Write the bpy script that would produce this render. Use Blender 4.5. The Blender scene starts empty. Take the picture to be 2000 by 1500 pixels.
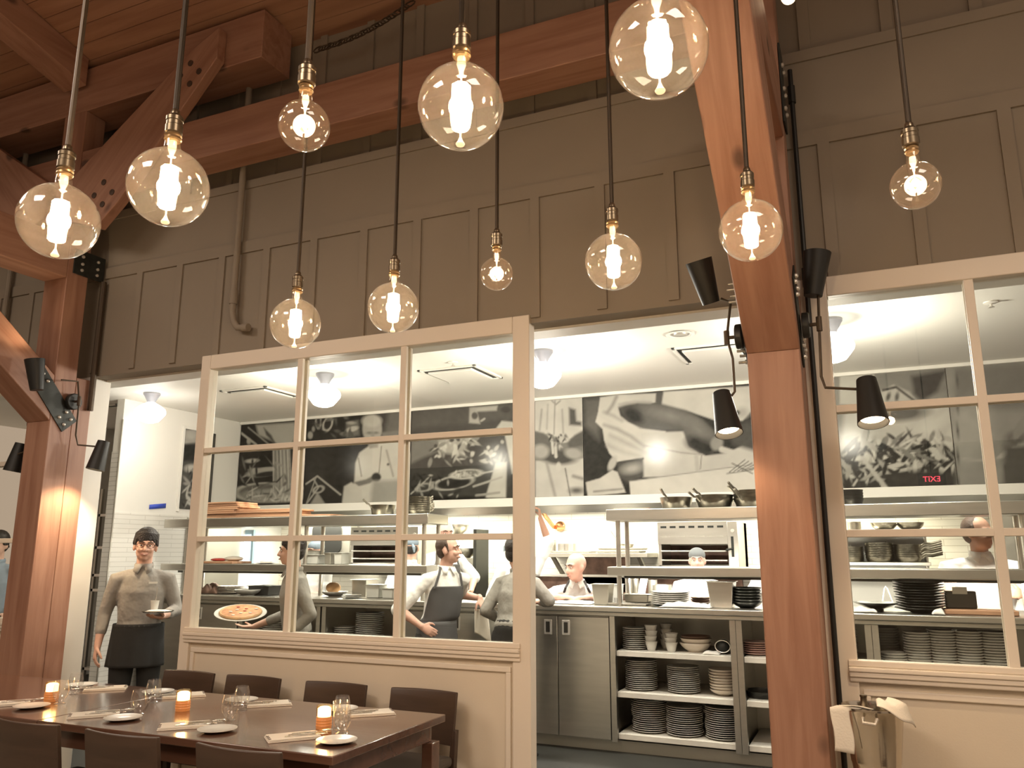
import bpy, bmesh, math, random
import numpy as np
from mathutils import Vector, Matrix, noise as mn
random.seed(7)
SC = bpy.context.scene
COL = SC.collection
# ---------------------------------------------------------------- camera
PI = math.pi
FPX, YAW, PIT = 1568.0, math.radians(23.96), math.radians(11.84)
CAM = Vector((0, 0, 1.55))
cd = bpy.data.cameras.new('camera'); cam = bpy.data.objects.new('camera', cd); COL.objects.link(cam)
cd.sensor_width = 36.0; cd.lens = FPX * 36.0 / 2000.0; cd.clip_start = .05; cd.clip_end = 200
cam.location = CAM; cam.rotation_euler = (PI/2 + PIT, 0, YAW)
SC.camera = cam
FW = Vector((-math.sin(YAW)*math.cos(PIT), math.cos(YAW)*math.cos(PIT), math.sin(PIT)))
RT = Vector((math.cos(YAW), math.sin(YAW), 0)); UP = RT.cross(FW)
def ray(x, y): return FW*FPX + RT*(x-1000) - UP*(y-750)
def aY(x, y, v): d = ray(x, y); return CAM + d*((v-CAM.y)/d.y)      # point seen at (x, y) on the plane Y = v
def aX(x, y, v): d = ray(x, y); return CAM + d*((v-CAM.x)/d.x)
def aZ(x, y, v): d = ray(x, y); return CAM + d*((v-CAM.z)/d.z)
# ---------------------------------------------------------------- world, exposure
w = bpy.data.worlds.new('world'); SC.world = w; w.use_nodes = True
bgn = w.node_tree.nodes['Background']; bgn.inputs[0].default_value = (1, .76, .56, 1); bgn.inputs[1].default_value = .34
SC.view_settings.view_transform = 'Standard'; SC.view_settings.look = 'None'
SC.view_settings.gamma = 1; SC.view_settings.use_curve_mapping = False
SC.view_settings.exposure = 0.58
cy = SC.cycles
cy.max_bounces = 7; cy.diffuse_bounces = 3; cy.glossy_bounces = 3; cy.transmission_bounces = 4; cy.transparent_max_bounces = 24
cy.sample_clamp_indirect = 4; cy.caustics_reflective = False; cy.caustics_refractive = False
cy.use_denoising = True
def light(name, kind, loc, power, color, size=.1, rot=None, **k):
    l = bpy.data.lights.new(name, kind); o = bpy.data.objects.new(name, l); COL.objects.link(o)
    o.location = loc; l.energy = power; l.color = color
    if kind == 'AREA':
        l.size = size
        if 'sy' in k: l.shape = 'RECTANGLE'; l.size_y = k['sy']
    elif kind == 'SPOT': l.shadow_soft_size = size; l.spot_size = k.get('ang', 1.2); l.spot_blend = k.get('blend', .4)
    else: l.shadow_soft_size = size
    if rot: o.rotation_euler = rot
    return o
WARM = (1, .72, .48); KIT = (1, .93, .80)
KITCHEN_LIGHTS = [(aZ(x, y, 3.2).x, aZ(x, y, 3.2).y) for x, y in ((297, 768), (635, 730), (1060, 685))]+[(-.17, 6.05)]
for i, (x, y) in enumerate(KITCHEN_LIGHTS): light('kitchen_light', 'POINT', (x, y, 2.83), 9 if i == 0 else 66, KIT, .1)
light('hood_light', 'AREA', (-1.9, 8.45, 2.0), 80, (1, .93, .74), 4.6, sy=.25)
light('hood_light', 'AREA', (-5.6, 8.45, 2.0), 80, (1, .95, .82), 2.6, sy=.25)
for x in (-5.6, -3.9, -2.3, -.9, .6): light('pass_fill_light', 'SPOT', (x, 7.1, 3.17), 190, (1, .96, .86), .12, ang=1.25, blend=.6)  # fill spots added over the pass to brighten coats and faces, no fixtures there
for x in (-6.2, -4.6, -3.0, -1.3, .5): light('aisle_fill_light', 'SPOT', (x, 5.15, 3.17), 70, (1, .94, .82), .10, rot=(.42, 0, 0), ang=1.9, blend=.8)  # added fill spots that lift the counter fronts, not actual ceiling fittings
for x, e in ((-6.2, 7), (-4.6, 7), (-1.5, 8), (-.3, 8), (.7, 9)): light('heat_lamp_light', 'AREA', (x, 6.90, 1.325), e, (1, .93, .80), .9, rot=(.75, 0, 0), sy=.06)
# unseen soft fill added high in the dining room, behind and beside the photographer
for p, e in (((-2.6, -1.2, 4.6), 95), ((1.6, .2, 4.6), 60), ((-5.6, 1.0, 4.6), 60)):
    light('dining_fill_light', 'AREA', p, e, (1, .83, .68), 1.4)
# ---------------------------------------------------------------- materials
def nt(name):
    m = bpy.data.materials.new(name); m.use_nodes = True; t = m.node_tree
    return m, t, t.nodes['Principled BSDF']
def N(t, typ, **k):
    n = t.nodes.new(typ)
    for a, b in k.items():
        if a in n.inputs: n.inputs[a].default_value = b
        else: setattr(n, a, b)
    return n
def pbr(name, col, rough=.5, metal=0, noise=0, nscale=8, bump=0, bscale=60, bd=.01, emit=None, es=0, coat=0, spec=None, alpha=None, stretch=None, trans=0):
    m, t, b = nt(name)
    b.inputs['Base Color'].default_value = (*col, 1); b.inputs['Roughness'].default_value = rough; b.inputs['Metallic'].default_value = metal
    if coat: b.inputs['Coat Weight'].default_value = coat; b.inputs['Coat Roughness'].default_value = .12
    if spec is not None: b.inputs['Specular IOR Level'].default_value = spec
    if emit: b.inputs['Emission Color'].default_value = (*emit, 1); b.inputs['Emission Strength'].default_value = es
    if noise or bump:
        tc = N(t, 'ShaderNodeTexCoord'); mp = N(t, 'ShaderNodeMapping'); t.links.new(tc.outputs['Object'], mp.inputs[0])
        if stretch: mp.inputs['Scale'].default_value = stretch
    if noise:
        n = N(t, 'ShaderNodeTexNoise', Scale=nscale, Detail=4.0); t.links.new(mp.outputs[0], n.inputs[0])
        r = N(t, 'ShaderNodeMapRange'); r.inputs[1].default_value = .3; r.inputs[2].default_value = .7; r.inputs[3].default_value = 1-noise; r.inputs[4].default_value = 1+noise
        t.links.new(n.outputs[0], r.inputs[0])
        mx = N(t, 'ShaderNodeVectorMath', operation='SCALE'); mx.inputs[0].default_value = col; t.links.new(r.outputs[0], mx.inputs['Scale'])
        t.links.new(mx.outputs[0], b.inputs['Base Color'])
    if bump:
        n = N(t, 'ShaderNodeTexNoise', Scale=bscale, Detail=3.0); t.links.new(mp.outputs[0], n.inputs[0])
        bp = N(t, 'ShaderNodeBump', Strength=bump, Distance=bd); t.links.new(n.outputs[0], bp.inputs['Height']); t.links.new(bp.outputs[0], b.inputs['Normal'])
    return m
def wood(name, c1, c2, ax=2, rough=.5, sc=1.0, knots=True, coat=0, rot=None):
    """timber: grain stretched along axis ax, dark knots"""
    m, t, b = nt(name); b.inputs['Roughness'].default_value = rough
    if coat: b.inputs['Coat Weight'].default_value = coat; b.inputs['Coat Roughness'].default_value = .14
    tc = N(t, 'ShaderNodeTexCoord'); src = tc.outputs['Object']; mp = N(t, 'ShaderNodeMapping')
    if rot: mr = N(t, 'ShaderNodeMapping'); mr.inputs['Rotation'].default_value = rot; t.links.new(src, mr.inputs[0]); src = mr.outputs[0]
    t.links.new(src, mp.inputs[0])
    s = [9*sc]*3; s[ax] = .7*sc; mp.inputs['Scale'].default_value = s
    n = N(t, 'ShaderNodeTexNoise', Scale=1.6, Detail=5.0, Roughness=.55, Distortion=.6); t.links.new(mp.outputs[0], n.inputs[0])
    cr = N(t, 'ShaderNodeValToRGB'); cr.color_ramp.elements[0].position = .32; cr.color_ramp.elements[1].position = .62
    cr.color_ramp.elements[0].color = (*c1, 1); cr.color_ramp.elements[1].color = (*c2, 1); t.links.new(n.outputs[0], cr.inputs[0])
    out = cr.outputs[0]
    if knots:
        mp2 = N(t, 'ShaderNodeMapping'); t.links.new(src, mp2.inputs[0]); s2 = [3.4]*3; s2[ax] = 2.0; mp2.inputs['Scale'].default_value = s2
        v = N(t, 'ShaderNodeTexVoronoi', Scale=1.0, Randomness=1.0); t.links.new(mp2.outputs[0], v.inputs[0])
        r = N(t, 'ShaderNodeMapRange'); r.inputs[1].default_value = .08; r.inputs[2].default_value = .15; r.inputs[3].default_value = .35; r.inputs[4].default_value = 1
        t.links.new(v.outputs[0], r.inputs[0])
        mx = N(t, 'ShaderNodeVectorMath', operation='SCALE'); t.links.new(out, mx.inputs[0]); t.links.new(r.outputs[0], mx.inputs['Scale']); out = mx.outputs[0]
    t.links.new(out, b.inputs['Base Color'])
    bp = N(t, 'ShaderNodeBump', Strength=.15, Distance=.01); t.links.new(n.outputs[0], bp.inputs['Height']); t.links.new(bp.outputs[0], b.inputs['Normal'])
    return m
def thin_glass(name, tint, ior=1.45, milk=0.0, milkcol=(1, .85, .65), boost=1.0):
    """a thin pane or bulb wall: mostly clear, mirror-like towards grazing angles"""
    m = bpy.data.materials.new(name); m.use_nodes = True; t = m.node_tree; t.nodes.clear()
    o = N(t, 'ShaderNodeOutputMaterial'); tr = N(t, 'ShaderNodeBsdfTransparent'); tr.inputs[0].default_value = (*tint, 1)
    gl = N(t, 'ShaderNodeBsdfGlossy', Roughness=.01); gl.inputs[0].default_value = (1, 1, 1, 1)
    lw = N(t, 'ShaderNodeLayerWeight'); lw.inputs[0].default_value = .5                     # Schlick: F0 + (1-F0)(1-cos)^5, same from both sides
    pw = N(t, 'ShaderNodeMath', operation='POWER'); pw.inputs[1].default_value = 5; t.links.new(lw.outputs['Facing'], pw.inputs[0])
    f0 = ((ior-1)/(ior+1))**2*boost
    mu = N(t, 'ShaderNodeMath', operation='MULTIPLY_ADD'); mu.inputs[1].default_value = 1-f0; mu.inputs[2].default_value = f0; mu.use_clamp = True
    t.links.new(pw.outputs[0], mu.inputs[0])
    base = tr.outputs[0]
    if milk:
        df = N(t, 'ShaderNodeBsdfTranslucent'); df.inputs[0].default_value = (*milkcol, 1)
        m2 = N(t, 'ShaderNodeMixShader'); m2.inputs[0].default_value = milk; t.links.new(tr.outputs[0], m2.inputs[1]); t.links.new(df.outputs[0], m2.inputs[2]); base = m2.outputs[0]
    mx = N(t, 'ShaderNodeMixShader'); t.links.new(mu.outputs[0], mx.inputs[0]); t.links.new(base, mx.inputs[1]); t.links.new(gl.outputs[0], mx.inputs[2])
    t.links.new(mx.outputs[0], o.inputs[0]); return m
def tile(name, col, grout, w_, h_, rough=.25, wall='y', gap=.003):
    m, t, b = nt(name); b.inputs['Roughness'].default_value = rough
    tc = N(t, 'ShaderNodeTexCoord'); sp = N(t, 'ShaderNodeSeparateXYZ'); cb = N(t, 'ShaderNodeCombineXYZ'); t.links.new(tc.outputs['Object'], sp.inputs[0])
    t.links.new(sp.outputs[0 if wall == 'y' else 1], cb.inputs[0]); t.links.new(sp.outputs[2], cb.inputs[1])
    br = N(t, 'ShaderNodeTexBrick', Scale=1.0); br.inputs['Color1'].default_value = (*col, 1); br.inputs['Color2'].default_value = (*[c*.97 for c in col], 1)
    br.inputs['Mortar'].default_value = (*grout, 1); br.inputs['Mortar Size'].default_value = gap; br.inputs['Brick Width'].default_value = w_; br.inputs['Row Height'].default_value = h_
    t.links.new(cb.outputs[0], br.inputs[0]); t.links.new(br.outputs[0], b.inputs['Base Color'])
    bp = N(t, 'ShaderNodeBump', Strength=.4, Distance=.003); bp.invert = True; t.links.new(br.outputs['Fac'], bp.inputs['Height']); t.links.new(bp.outputs[0], b.inputs['Normal'])
    return m
MT = dict(
 timberZ=wood('timber_z', (.285, .138, .088), (.39, .215, .145), 2), timberX=wood('timber_x', (.285, .138, .088), (.39, .215, .145), 0), timberY=wood('timber_y', (.285, .138, .088), (.39, .215, .145), 1),
 braceY=wood('timber_brace_y', (.285, .138, .088), (.39, .215, .145), 1, rot=(math.radians(38.66), 0, 0)), braceX=wood('timber_brace_x', (.285, .138, .088), (.39, .215, .145), 0, rot=(0, math.radians(46.4), 0)), braceX2=wood('timber_brace_x2', (.285, .138, .088), (.39, .215, .145), 0, rot=(0, math.radians(-46.4), 0)),
 deck=wood('roof_deck', (.30, .15, .09), (.42, .235, .145), 0, sc=.6, knots=False),
 wall=pbr('taupe_paint', (.275, .232, .178), .75, noise=.05, nscale=1.5, bump=.05, bscale=200),
 cream=pbr('cream_paint', (.82, .735, .62), .45, bump=.03, bscale=90), panel=pbr('cream_plaster', (.75, .66, .53), .6, noise=.03, nscale=2, bump=.05, bscale=150),
 white=pbr('white_paint', (.80, .78, .72), .6, noise=.02, nscale=2), ceil=pbr('white_ceiling', (.82, .80, .74), .55),
 tileK=tile('white_tile', (.80, .76, .66), (.55, .50, .40), .40, .062), tileX=tile('white_tile_side', (.78, .76, .70), (.58, .56, .50), .40, .05, wall='x'), tileE=tile('white_tile_end', (.78, .76, .70), (.52, .50, .45), .40, .05),
 steel=pbr('stainless', (.56, .54, .49), .33, 1, noise=.06, nscale=3, stretch=(1, 1, 8)), steel2=pbr('stainless_dull', (.50, .48, .42), .42, .85, noise=.08, nscale=2),
 dsteel=pbr('dark_steel', (.10, .095, .085), .35, .9), pansteel=pbr('pan_steel', (.40, .37, .31), .3, 1, noise=.25, nscale=14), panblk=pbr('seasoned_iron', (.035, .034, .03), .35, .6),
 blk=pbr('black_metal', (.022, .022, .020), .45, .3), blkplate=pbr('black_plate_steel', (.028, .030, .026), .5, .4, noise=.2, nscale=20), bolt=pbr('bolt_head', (.75, .72, .66), .35, .7),
 iron=pbr('dark_rod', (.075, .052, .032), .5, .4), brass=pbr('aged_brass', (.19, .15, .10), .3, .9), cup=pbr('bulb_cap', (.55, .38, .20), .3, .9), copper=pbr('copper', (.85, .42, .22), .25, 1),
 pane=thin_glass('window_glass', (.96, .965, .945), 1.5, boost=1.0), bulb=thin_glass('bulb_glass', (.95, .905, .84), 1.5, milk=.02, milkcol=(1, .93, .84), boost=1.8), bulbc=thin_glass('clear_bulb_glass', (.97, .93, .87), 1.5, milk=.012, boost=1.4), glass=thin_glass('drinking_glass', (.96, .95, .93), 1.5, milk=.05, milkcol=(1, 1, 1), boost=2.6),  # milk in the bulb glass stands in for the glare haze inside the globes
 fil=pbr('filament', (1, .8, .5), .5, emit=(1, .74, .42), es=38), filr=pbr('red_filament', (1, .6, .4), .5, emit=(1, .50, .26), es=30),
 opal=pbr('opal_glass', (.9, .9, .88), .3, emit=(1, .97, .90), es=3.4), lamp=pbr('lamp_inside', (1, .9, .7), .5, emit=(1, .74, .46), es=9), strip=pbr('light_strip', (1, 1, .9), .5, emit=(1, .95, .82), es=4),
 table=wood('table_wood', (.095, .043, .026), (.13, .062, .038), 0, rough=.24, sc=.8, knots=False, coat=1), chair=wood('chair_wood', (.050, .030, .020), (.070, .042, .028), 0, rough=.4, knots=False), seat=pbr('grey_upholstery', (.12, .105, .09), .8, bump=.1, bscale=300),
 floor=pbr('dark_floor', (.022, .022, .018), .65, noise=.2, nscale=2), floord=pbr('dining_floor', (.33, .28, .21), .5, noise=.06, nscale=1.5),
 china=pbr('white_china', (.74, .73, .68), .18, coat=.3), chinaw=pbr('cream_china', (.74, .66, .56), .22), terra=pbr('brown_bowl', (.16, .10, .07), .4), chinab=pbr('black_china', (.014, .016, .012), .28), pink=pbr('pink_tint_china', (.70, .48, .42), .3),
 linen=pbr('linen', (.78, .72, .62), .85, bump=.15, bscale=120), stripe=pbr('napkin_stripe', (.10, .06, .05), .8), silver=pbr('cutlery', (.75, .72, .66), .18, 1),
 board=wood('pizza_board', (.36, .18, .10), (.58, .34, .20), 0, rough=.6, knots=False), paper=pbr('parchment', (.86, .84, .78), .7),
 candle=pbr('amber_votive', (.62, .22, .06), .3, emit=(1, .36, .10), es=.16), flame=pbr('candle_glow', (1, .8, .5), .5, emit=(1, .72, .35), es=4.2),
 tape=pbr('blue_tape', (.04, .08, .50), .6), dark=pbr('dark_void', (.018, .02, .016), .7), screen=pbr('bright_screen', (.8, .9, 1), .4, emit=(.85, .95, 1), es=2.0), frost=pbr('blue_frame', (.30, .42, .48), .4),
 plastic=pbr('white_plastic', (.72, .72, .66), .35), green=pbr('herb_green', (.05, .10, .03), .6, noise=.4, nscale=30), red=pbr('red_food', (.45, .05, .04), .4), exitm=pbr('exit_red', (1, .1, .1), .5, emit=(1, .06, .10), es=14),
 pizza=pbr('pizza_top', (.62, .30, .14), .6, noise=.45, nscale=22), crust=pbr('bread_crust', (.55, .33, .16), .7, noise=.2, nscale=15),
)
# ---------------------------------------------------------------- mesh builder
class M:
    def __init__(s): s.v = []; s.f = []
    def add(s, vs, fs):
        o = len(s.v); s.v += [tuple(p) for p in vs]; s.f += [tuple(i+o for i in f) for f in fs]; return s
    def box(s, a, b, m=None):
        x0, y0, z0 = a; x1, y1, z1 = b
        vs = [Vector(p) for p in ((x0,y0,z0),(x1,y0,z0),(x1,y1,z0),(x0,y1,z0),(x0,y0,z1),(x1,y0,z1),(x1,y1,z1),(x0,y1,z1))]
        if m: vs = [m @ p for p in vs]
        return s.add(vs, [(0,3,2,1),(4,5,6,7),(0,1,5,4),(1,2,6,5),(2,3,7,6),(3,0,4,7)])
    def cbox(s, c, d, m=None): return s.box([c[i]-d[i]/2 for i in range(3)], [c[i]+d[i]/2 for i in range(3)], m)
    def lathe(s, prof, c=(0,0,0), seg=24, m=None, sx=1, sy=1):
        vs = []; fs = []; n = len(prof)
        for r, z in prof:
            for k in range(seg):
                a = 2*PI*k/seg; p = Vector((c[0]+r*sx*math.cos(a), c[1]+r*sy*math.sin(a), c[2]+z)); vs.append(m @ p if m else p)
        for i in range(n-1):
            for k in range(seg):
                k2 = (k+1) % seg; fs.append((i*seg+k, i*seg+k2, (i+1)*seg+k2, (i+1)*seg+k))
        if prof[0][0] > 1e-5: fs.append(tuple(range(seg))[::-1])
        if prof[-1][0] > 1e-5: fs.append(tuple((n-1)*seg+k for k in range(seg)))
        return s.add(vs, fs)
    def shell(s, prof, c=(0,0,0), seg=24, m=None):       # open lathe without caps
        vs = []; fs = []; n = len(prof)
        for r, z in prof:
            for k in range(seg):
                a = 2*PI*k/seg; p = Vector((c[0]+r*math.cos(a), c[1]+r*math.sin(a), c[2]+z)); vs.append(m @ p if m else p)
        for i in range(n-1):
            for k in range(seg):
                k2 = (k+1) % seg; fs.append((i*seg+k, i*seg+k2, (i+1)*seg+k2, (i+1)*seg+k))
        return s.add(vs, fs)
    def tube(s, pts, r, seg=8, closed=False):
        pts = [Vector(p) for p in pts]; n = len(pts); vs = []; fs = []; rr = r if isinstance(r, (list, tuple)) else [r]*n
        ref = None
        for i, p in enumerate(pts):
            if closed: t = pts[(i+1) % n]-pts[i-1]
            else: t = pts[min(i+1, n-1)]-pts[max(i-1, 0)]
            t.normalize()
            if ref is None: ref = Vector((0,0,1)) if abs(t.z) < .9 else Vector((1,0,0))
            u = t.cross(ref).normalized(); vv = u.cross(t).normalized(); ref = vv
            for k in range(seg):
                a = 2*PI*k/seg; vs.append(p + u*math.cos(a)*rr[i] + vv*math.sin(a)*rr[i])
        for i in range(n if closed else n-1):
            j = (i+1) % n
            for k in range(seg):
                k2 = (k+1) % seg; fs.append((i*seg+k, i*seg+k2, j*seg+k2, j*seg+k))
        if not closed: fs.append(tuple(range(seg))[::-1]); fs.append(tuple((n-1)*seg+k for k in range(seg)))
        return s.add(vs, fs)
    def sph(s, c, r, seg=16, m=None, k=1.0):
        rx, ry, rz = (r, r, r) if not isinstance(r, (tuple, list)) else r
        rings = max(6, seg//2)
        pr = [(math.sin(PI*i/rings)*1.0, -math.cos(PI*i/rings)) for i in range(rings+1)]; pr[0] = (1e-4, -1); pr[-1] = (1e-4, 1)
        vs = []; fs = []
        for rr, z in pr:
            for q in range(seg):
                a = 2*PI*q/seg; p = Vector((rr*math.cos(a)*rx, rr*math.sin(a)*ry, z*rz))
                if m: p = m @ p
                vs.append(p + Vector(c))
        for i in range(rings):
            for q in range(seg):
                q2 = (q+1) % seg; fs.append((i*seg+q, i*seg+q2, (i+1)*seg+q2, (i+1)*seg+q))
        fs.append(tuple(range(seg))[::-1]); fs.append(tuple(rings*seg+q for q in range(seg)))
        return s.add(vs, fs)
    def prism(s, poly, fa, fb):                          # poly in 2D, fa / fb map it to the two end faces
        n = len(poly); vs = [fa(p) for p in poly]+[fb(p) for p in poly]
        fs = [tuple(range(n))[::-1], tuple(range(n, 2*n))]+[(i, (i+1) % n, n+(i+1) % n, n+i) for i in range(n)]
        return s.add(vs, fs)
    def px(s, poly, x0, x1): return s.prism(poly, lambda p: (x0, p[0], p[1]), lambda p: (x1, p[0], p[1]))
    def py(s, poly, y0, y1): return s.prism(poly, lambda p: (p[0], y0, p[1]), lambda p: (p[0], y1, p[1]))
    def pz(s, poly, z0, z1): return s.prism(poly, lambda p: (p[0], p[1], z0), lambda p: (p[0], p[1], z1))
    def sheet(s, fn, nu, nv):
        vs = [fn(i/nu, j/nv) for j in range(nv+1) for i in range(nu+1)]
        return s.add(vs, [(j*(nu+1)+i, j*(nu+1)+i+1, (j+1)*(nu+1)+i+1, (j+1)*(nu+1)+i) for j in range(nv) for i in range(nu)])
    def xf(s, m): s.v = [tuple(m @ Vector(p)) for p in s.v]; return s
    def build(s, name, mat, parent=None, bevel=0, smooth=True, w=True, solid=0, ang=35, normals=True):
        """link as one mesh; w: vertices are world coordinates and are moved into the parent's frame"""
        vs = s.v
        if parent is not None and w:
            L = parent_world(parent); vs = [(p[0]-L.x, p[1]-L.y, p[2]-L.z) for p in vs]
        me = bpy.data.meshes.new(name); me.from_pydata(vs, [], s.f); me.update()
        if normals:
            b = bmesh.new(); b.from_mesh(me); bmesh.ops.recalc_face_normals(b, faces=b.faces); b.to_mesh(me); b.free()
        if smooth:
            me.polygons.foreach_set('use_smooth', [True]*len(me.polygons)); me.set_sharp_from_angle(angle=math.radians(ang))
        me.materials.append(MT[mat] if isinstance(mat, str) else mat)
        o = bpy.data.objects.new(name, me); COL.objects.link(o)
        if parent is not None: o.parent = parent
        if bevel: md = o.modifiers.new('bevel', 'BEVEL'); md.width = bevel; md.segments = 2; md.limit_method = 'ANGLE'; md.harden_normals = False
        if solid: md = o.modifiers.new('solid', 'SOLIDIFY'); md.thickness = solid; md.offset = 0
        return o
def parent_world(o):
    L = Vector((0, 0, 0))
    while o is not None: L = L + o.location; o = o.parent
    return L
def tag(o, label=None, cat=None, group=None, kind=None):
    if label: o['label'] = label
    if cat: o['category'] = cat
    if group: o['group'] = group
    if kind: o['kind'] = kind
    return o
def thing(name, label, cat, loc=(0,0,0), rz=0, group=None):
    o = bpy.data.objects.new(name, None); COL.objects.link(o); o.location = loc; o.rotation_euler = (0, 0, rz); o.empty_display_size = .05
    return tag(o, label, cat, group)
def struct(o): o['kind'] = 'structure'; return o
KIDS = {}
def kids(o): return [c for c in bpy.data.objects if c.parent == o] if o.name not in KIDS else KIDS[o.name]
def dup(o, loc, label=None, rz=None, group=None, scale=None, cache=True):
    def rec(a, par):
        c = a.copy(); COL.objects.link(c)
        if par is not None: c.parent = par
        if cache and a.name not in KIDS: KIDS[a.name] = [k for k in bpy.data.objects if k.parent == a]
        for k in KIDS.get(a.name, []): rec(k, c)
        return c
    r = rec(o, None); r.location = loc
    if rz is not None: r.rotation_euler = (0, 0, rz)
    if scale: r.scale = scale
    if label: r['label'] = label
    if group: r['group'] = group
    return r
ORD = ['topmost', 'second from the top', 'third from the top', 'fourth from the top', 'fifth from the top', 'sixth from the top', 'seventh from the top', 'eighth from the top', 'ninth from the top', 'tenth from the top', 'eleventh from the top', 'twelfth from the top', 'thirteenth from the top', 'fourteenth from the top', 'fifteenth from the top', 'sixteenth from the top', 'seventeenth from the top', 'eighteenth from the top', 'nineteenth from the top', 'twentieth from the top', 'twenty-first from the top', 'twenty-second from the top']
# ================================================================ the room shell
YW = 4.30; XL, XR = -10.5, 3.4
def st(m, name, mat, **k): return struct(m.build(name, mat, **k))
st(M().box((XL, -7, -.1), (XR+2, 4.45, 0)), 'floor', 'floord', smooth=False)
st(M().box((XL, 4.45, -.1), (XR+2, 9.2, 0)), 'floor', 'floor', smooth=False)
# upper front wall: board and batten in two stages
st(M().box((XL, YW, 2.90), (XR, 4.50, 4.27)), 'wall_front', 'wall', smooth=False)
st(M().box((XL, YW+.06, 4.27), (XR, 4.50, 5.55)), 'wall_front', 'wall', smooth=False)
tr = M()
for k in range(-12, 22):
    x = -5.52+.4185*k
    if XL < x < XR: tr.box((x-.03, YW-.014, 2.93), (x+.03, YW+.01, 3.70))
tr.box((XL, YW-.014, 3.70), (XR, YW+.01, 3.79))
tr.box((XL, YW-.012, 4.21), (XR, YW+.07, 4.275))
for k in range(-14, 22):
    x = -.13+.4185*k
    if XL < x < XR: tr.box((x-.03, YW+.042, 4.27), (x+.03, YW+.07, 5.5))
st(tr, 'trim_1', 'wall', smooth=False)
# roof deck, rising towards the room
def deck(y): return 5.36+.23*(4.35-y)
d = M()
for i, y1 in enumerate(np.arange(4.5, -7.1, -.14)):
    y0 = y1-.135; z1, z0 = deck(y1), deck(y0)
    d.prism([(y0, z0), (y1, z1), (y1, z1+.05), (y0, z0+.05)], lambda p: (XL, p[0], p[1]), lambda p: (XR+2, p[0], p[1]))
d.prism([(-7, deck(-7)+.02), (4.6, deck(4.6)+.02), (4.6, deck(4.6)+.1), (-7, deck(-7)+.1)], lambda p: (XL, p[0], p[1]), lambda p: (XR+2, p[0], p[1]))
st(d, 'ceiling', 'deck', smooth=False)
# left dining wall far away and the back wall behind the photographer
st(M().box((XL-.15, -7, 0), (XL, 4.5, 5.6)), 'wall_left', 'wall', smooth=False)
st(M().box((XL, -7.15, 0), (XR+2, -7, 3.4)), 'wall_back', 'wall', smooth=False)
# kitchen shell
st(M().box((XL, 4.50, 3.20), (XR, 9.1, 3.35)).box((XL, 4.45, 2.90), (XR, 4.50, 3.35)), 'ceiling', 'ceil', smooth=False)
st(M().box((XL, 4.44, 2.885), (XR, 4.62, 3.2)), 'trim_2', 'white', smooth=False)      # white soffit edge over the opening
st(M().box((XL, 8.90, 0), (XR, 9.1, 3.2)), 'wall_kitchen', 'tileK', smooth=False)
sw = struct(M().box((-7.51, 6.19, 0), (-7.40, 8.9, 3.2)).build('wall_side', 'white', smooth=False))
M().box((-7.404, 6.188, 0), (-7.392, 8.0, 1.97)).build('tile_cladding', 'tileX', sw, smooth=False)
M().box((-7.51, 6.182, 0), (-7.394, 6.19, 2.62)).build('end_tile_cladding', 'tileE', sw, smooth=False)
M().box((-7.398, 6.178, 0), (-7.388, 6.19, 2.97)).build('corner_strip', 'steel2', sw, smooth=False)
M().box((-7.39, 7.20, 0), (-7.375, 8.1, 1.95)).build('steel_cladding', 'steel2', sw, smooth=False)
st(M().box((XL, 8.5, 0), (-8.6, 8.9, 3.2)).box((-9.6, 7.6, 0), (-9.5, 8.9, 3.2)), 'wall_side', 'white', smooth=False)
# door jamb at the left of the doorway
st(M().box((-5.90, YW-.005, 0), (-5.53, 4.48, 2.90)), 'trim_3', 'white', bevel=.004)
# ---------------------------------------------------------------- partitions with glazing
def partition(name, label_x0, x0, x1, cols, zt=2.95, zs=1.05, right_end=True, rows=(1.64, 2.255), y=YW, sw=.085):
    """cream frame: stiles, rails, muntins, glass, sill mouldings and a recessed panel below"""
    r = struct(thing(name, None, None, (x0, y, 0)))
    f = M(); yb = y+.065; yf = y-.02
    sl = .145 if right_end else .16
    f.box((x0, yf, 0), (x0+sw, yb, zt)); f.box((x1-.11, yf, 0), (x1, yb, zt)); f.box((x0+sw, yf, 2.845), (x1-.11, yb, zt)); f.box((x0+sw, yf, .98), (x1-.11, yb, zs))
    f.box((x0+sw, yf, 0), (x1-.11, yb, .14))
    f.build('frame', 'cream', r, bevel=.006, smooth=False)
    m = M()
    for g in (yf+.004, yb-.027):
        for c in cols[1:-1]: m.box((c-.021, g, zs), (c+.021, g+.025, 2.845))
        for z in rows: m.box((x0+sw, g+.001, z-.018), (cols[-1], g+.027, z+.018))
    m.build('muntin_grid', 'cream', r, bevel=.003, smooth=False)
    s = M()
    for a, zz, t in ((.012, 1.055, .030), (.026, 1.025, .022), (.019, 1.003, .024), (.010, .979, .022)): s.box((x0+sw-.04, yf-a, zz-t), (x1-.06, yf+.002, zz))
    s.build('sill_moulding', 'cream', r, bevel=.005, smooth=False)
    g = M().box((x0+sw, y+.018, zs), (cols[-1], y+.024, 2.845)); g.build('pane', 'pane', r, smooth=False)
    p = M().box((x0+sw, y+.003, .14), (x1-.11, y+.055, .98)); p.build('panel', 'panel', r, smooth=False)
    b = M(); zl, zh, xa, xb = .16, .925, x0+sw+.015, x1-.125
    for q in ((xa, xb, zl, zl+.03), (xa, xb, zh-.03, zh), (xa, xa+.03, zl+.03, zh-.03), (xb-.03, xb, zl+.03, zh-.03)): b.box((q[0], y-.012, q[2]), (q[1], y+.006, q[3]))
    b.build('panel_bead', 'cream', r, bevel=.004, smooth=False)
    return r
w1 = partition('window_1', 0, -4.375, -1.79, (-4.22, -3.485, -2.665, -1.91))
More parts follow.
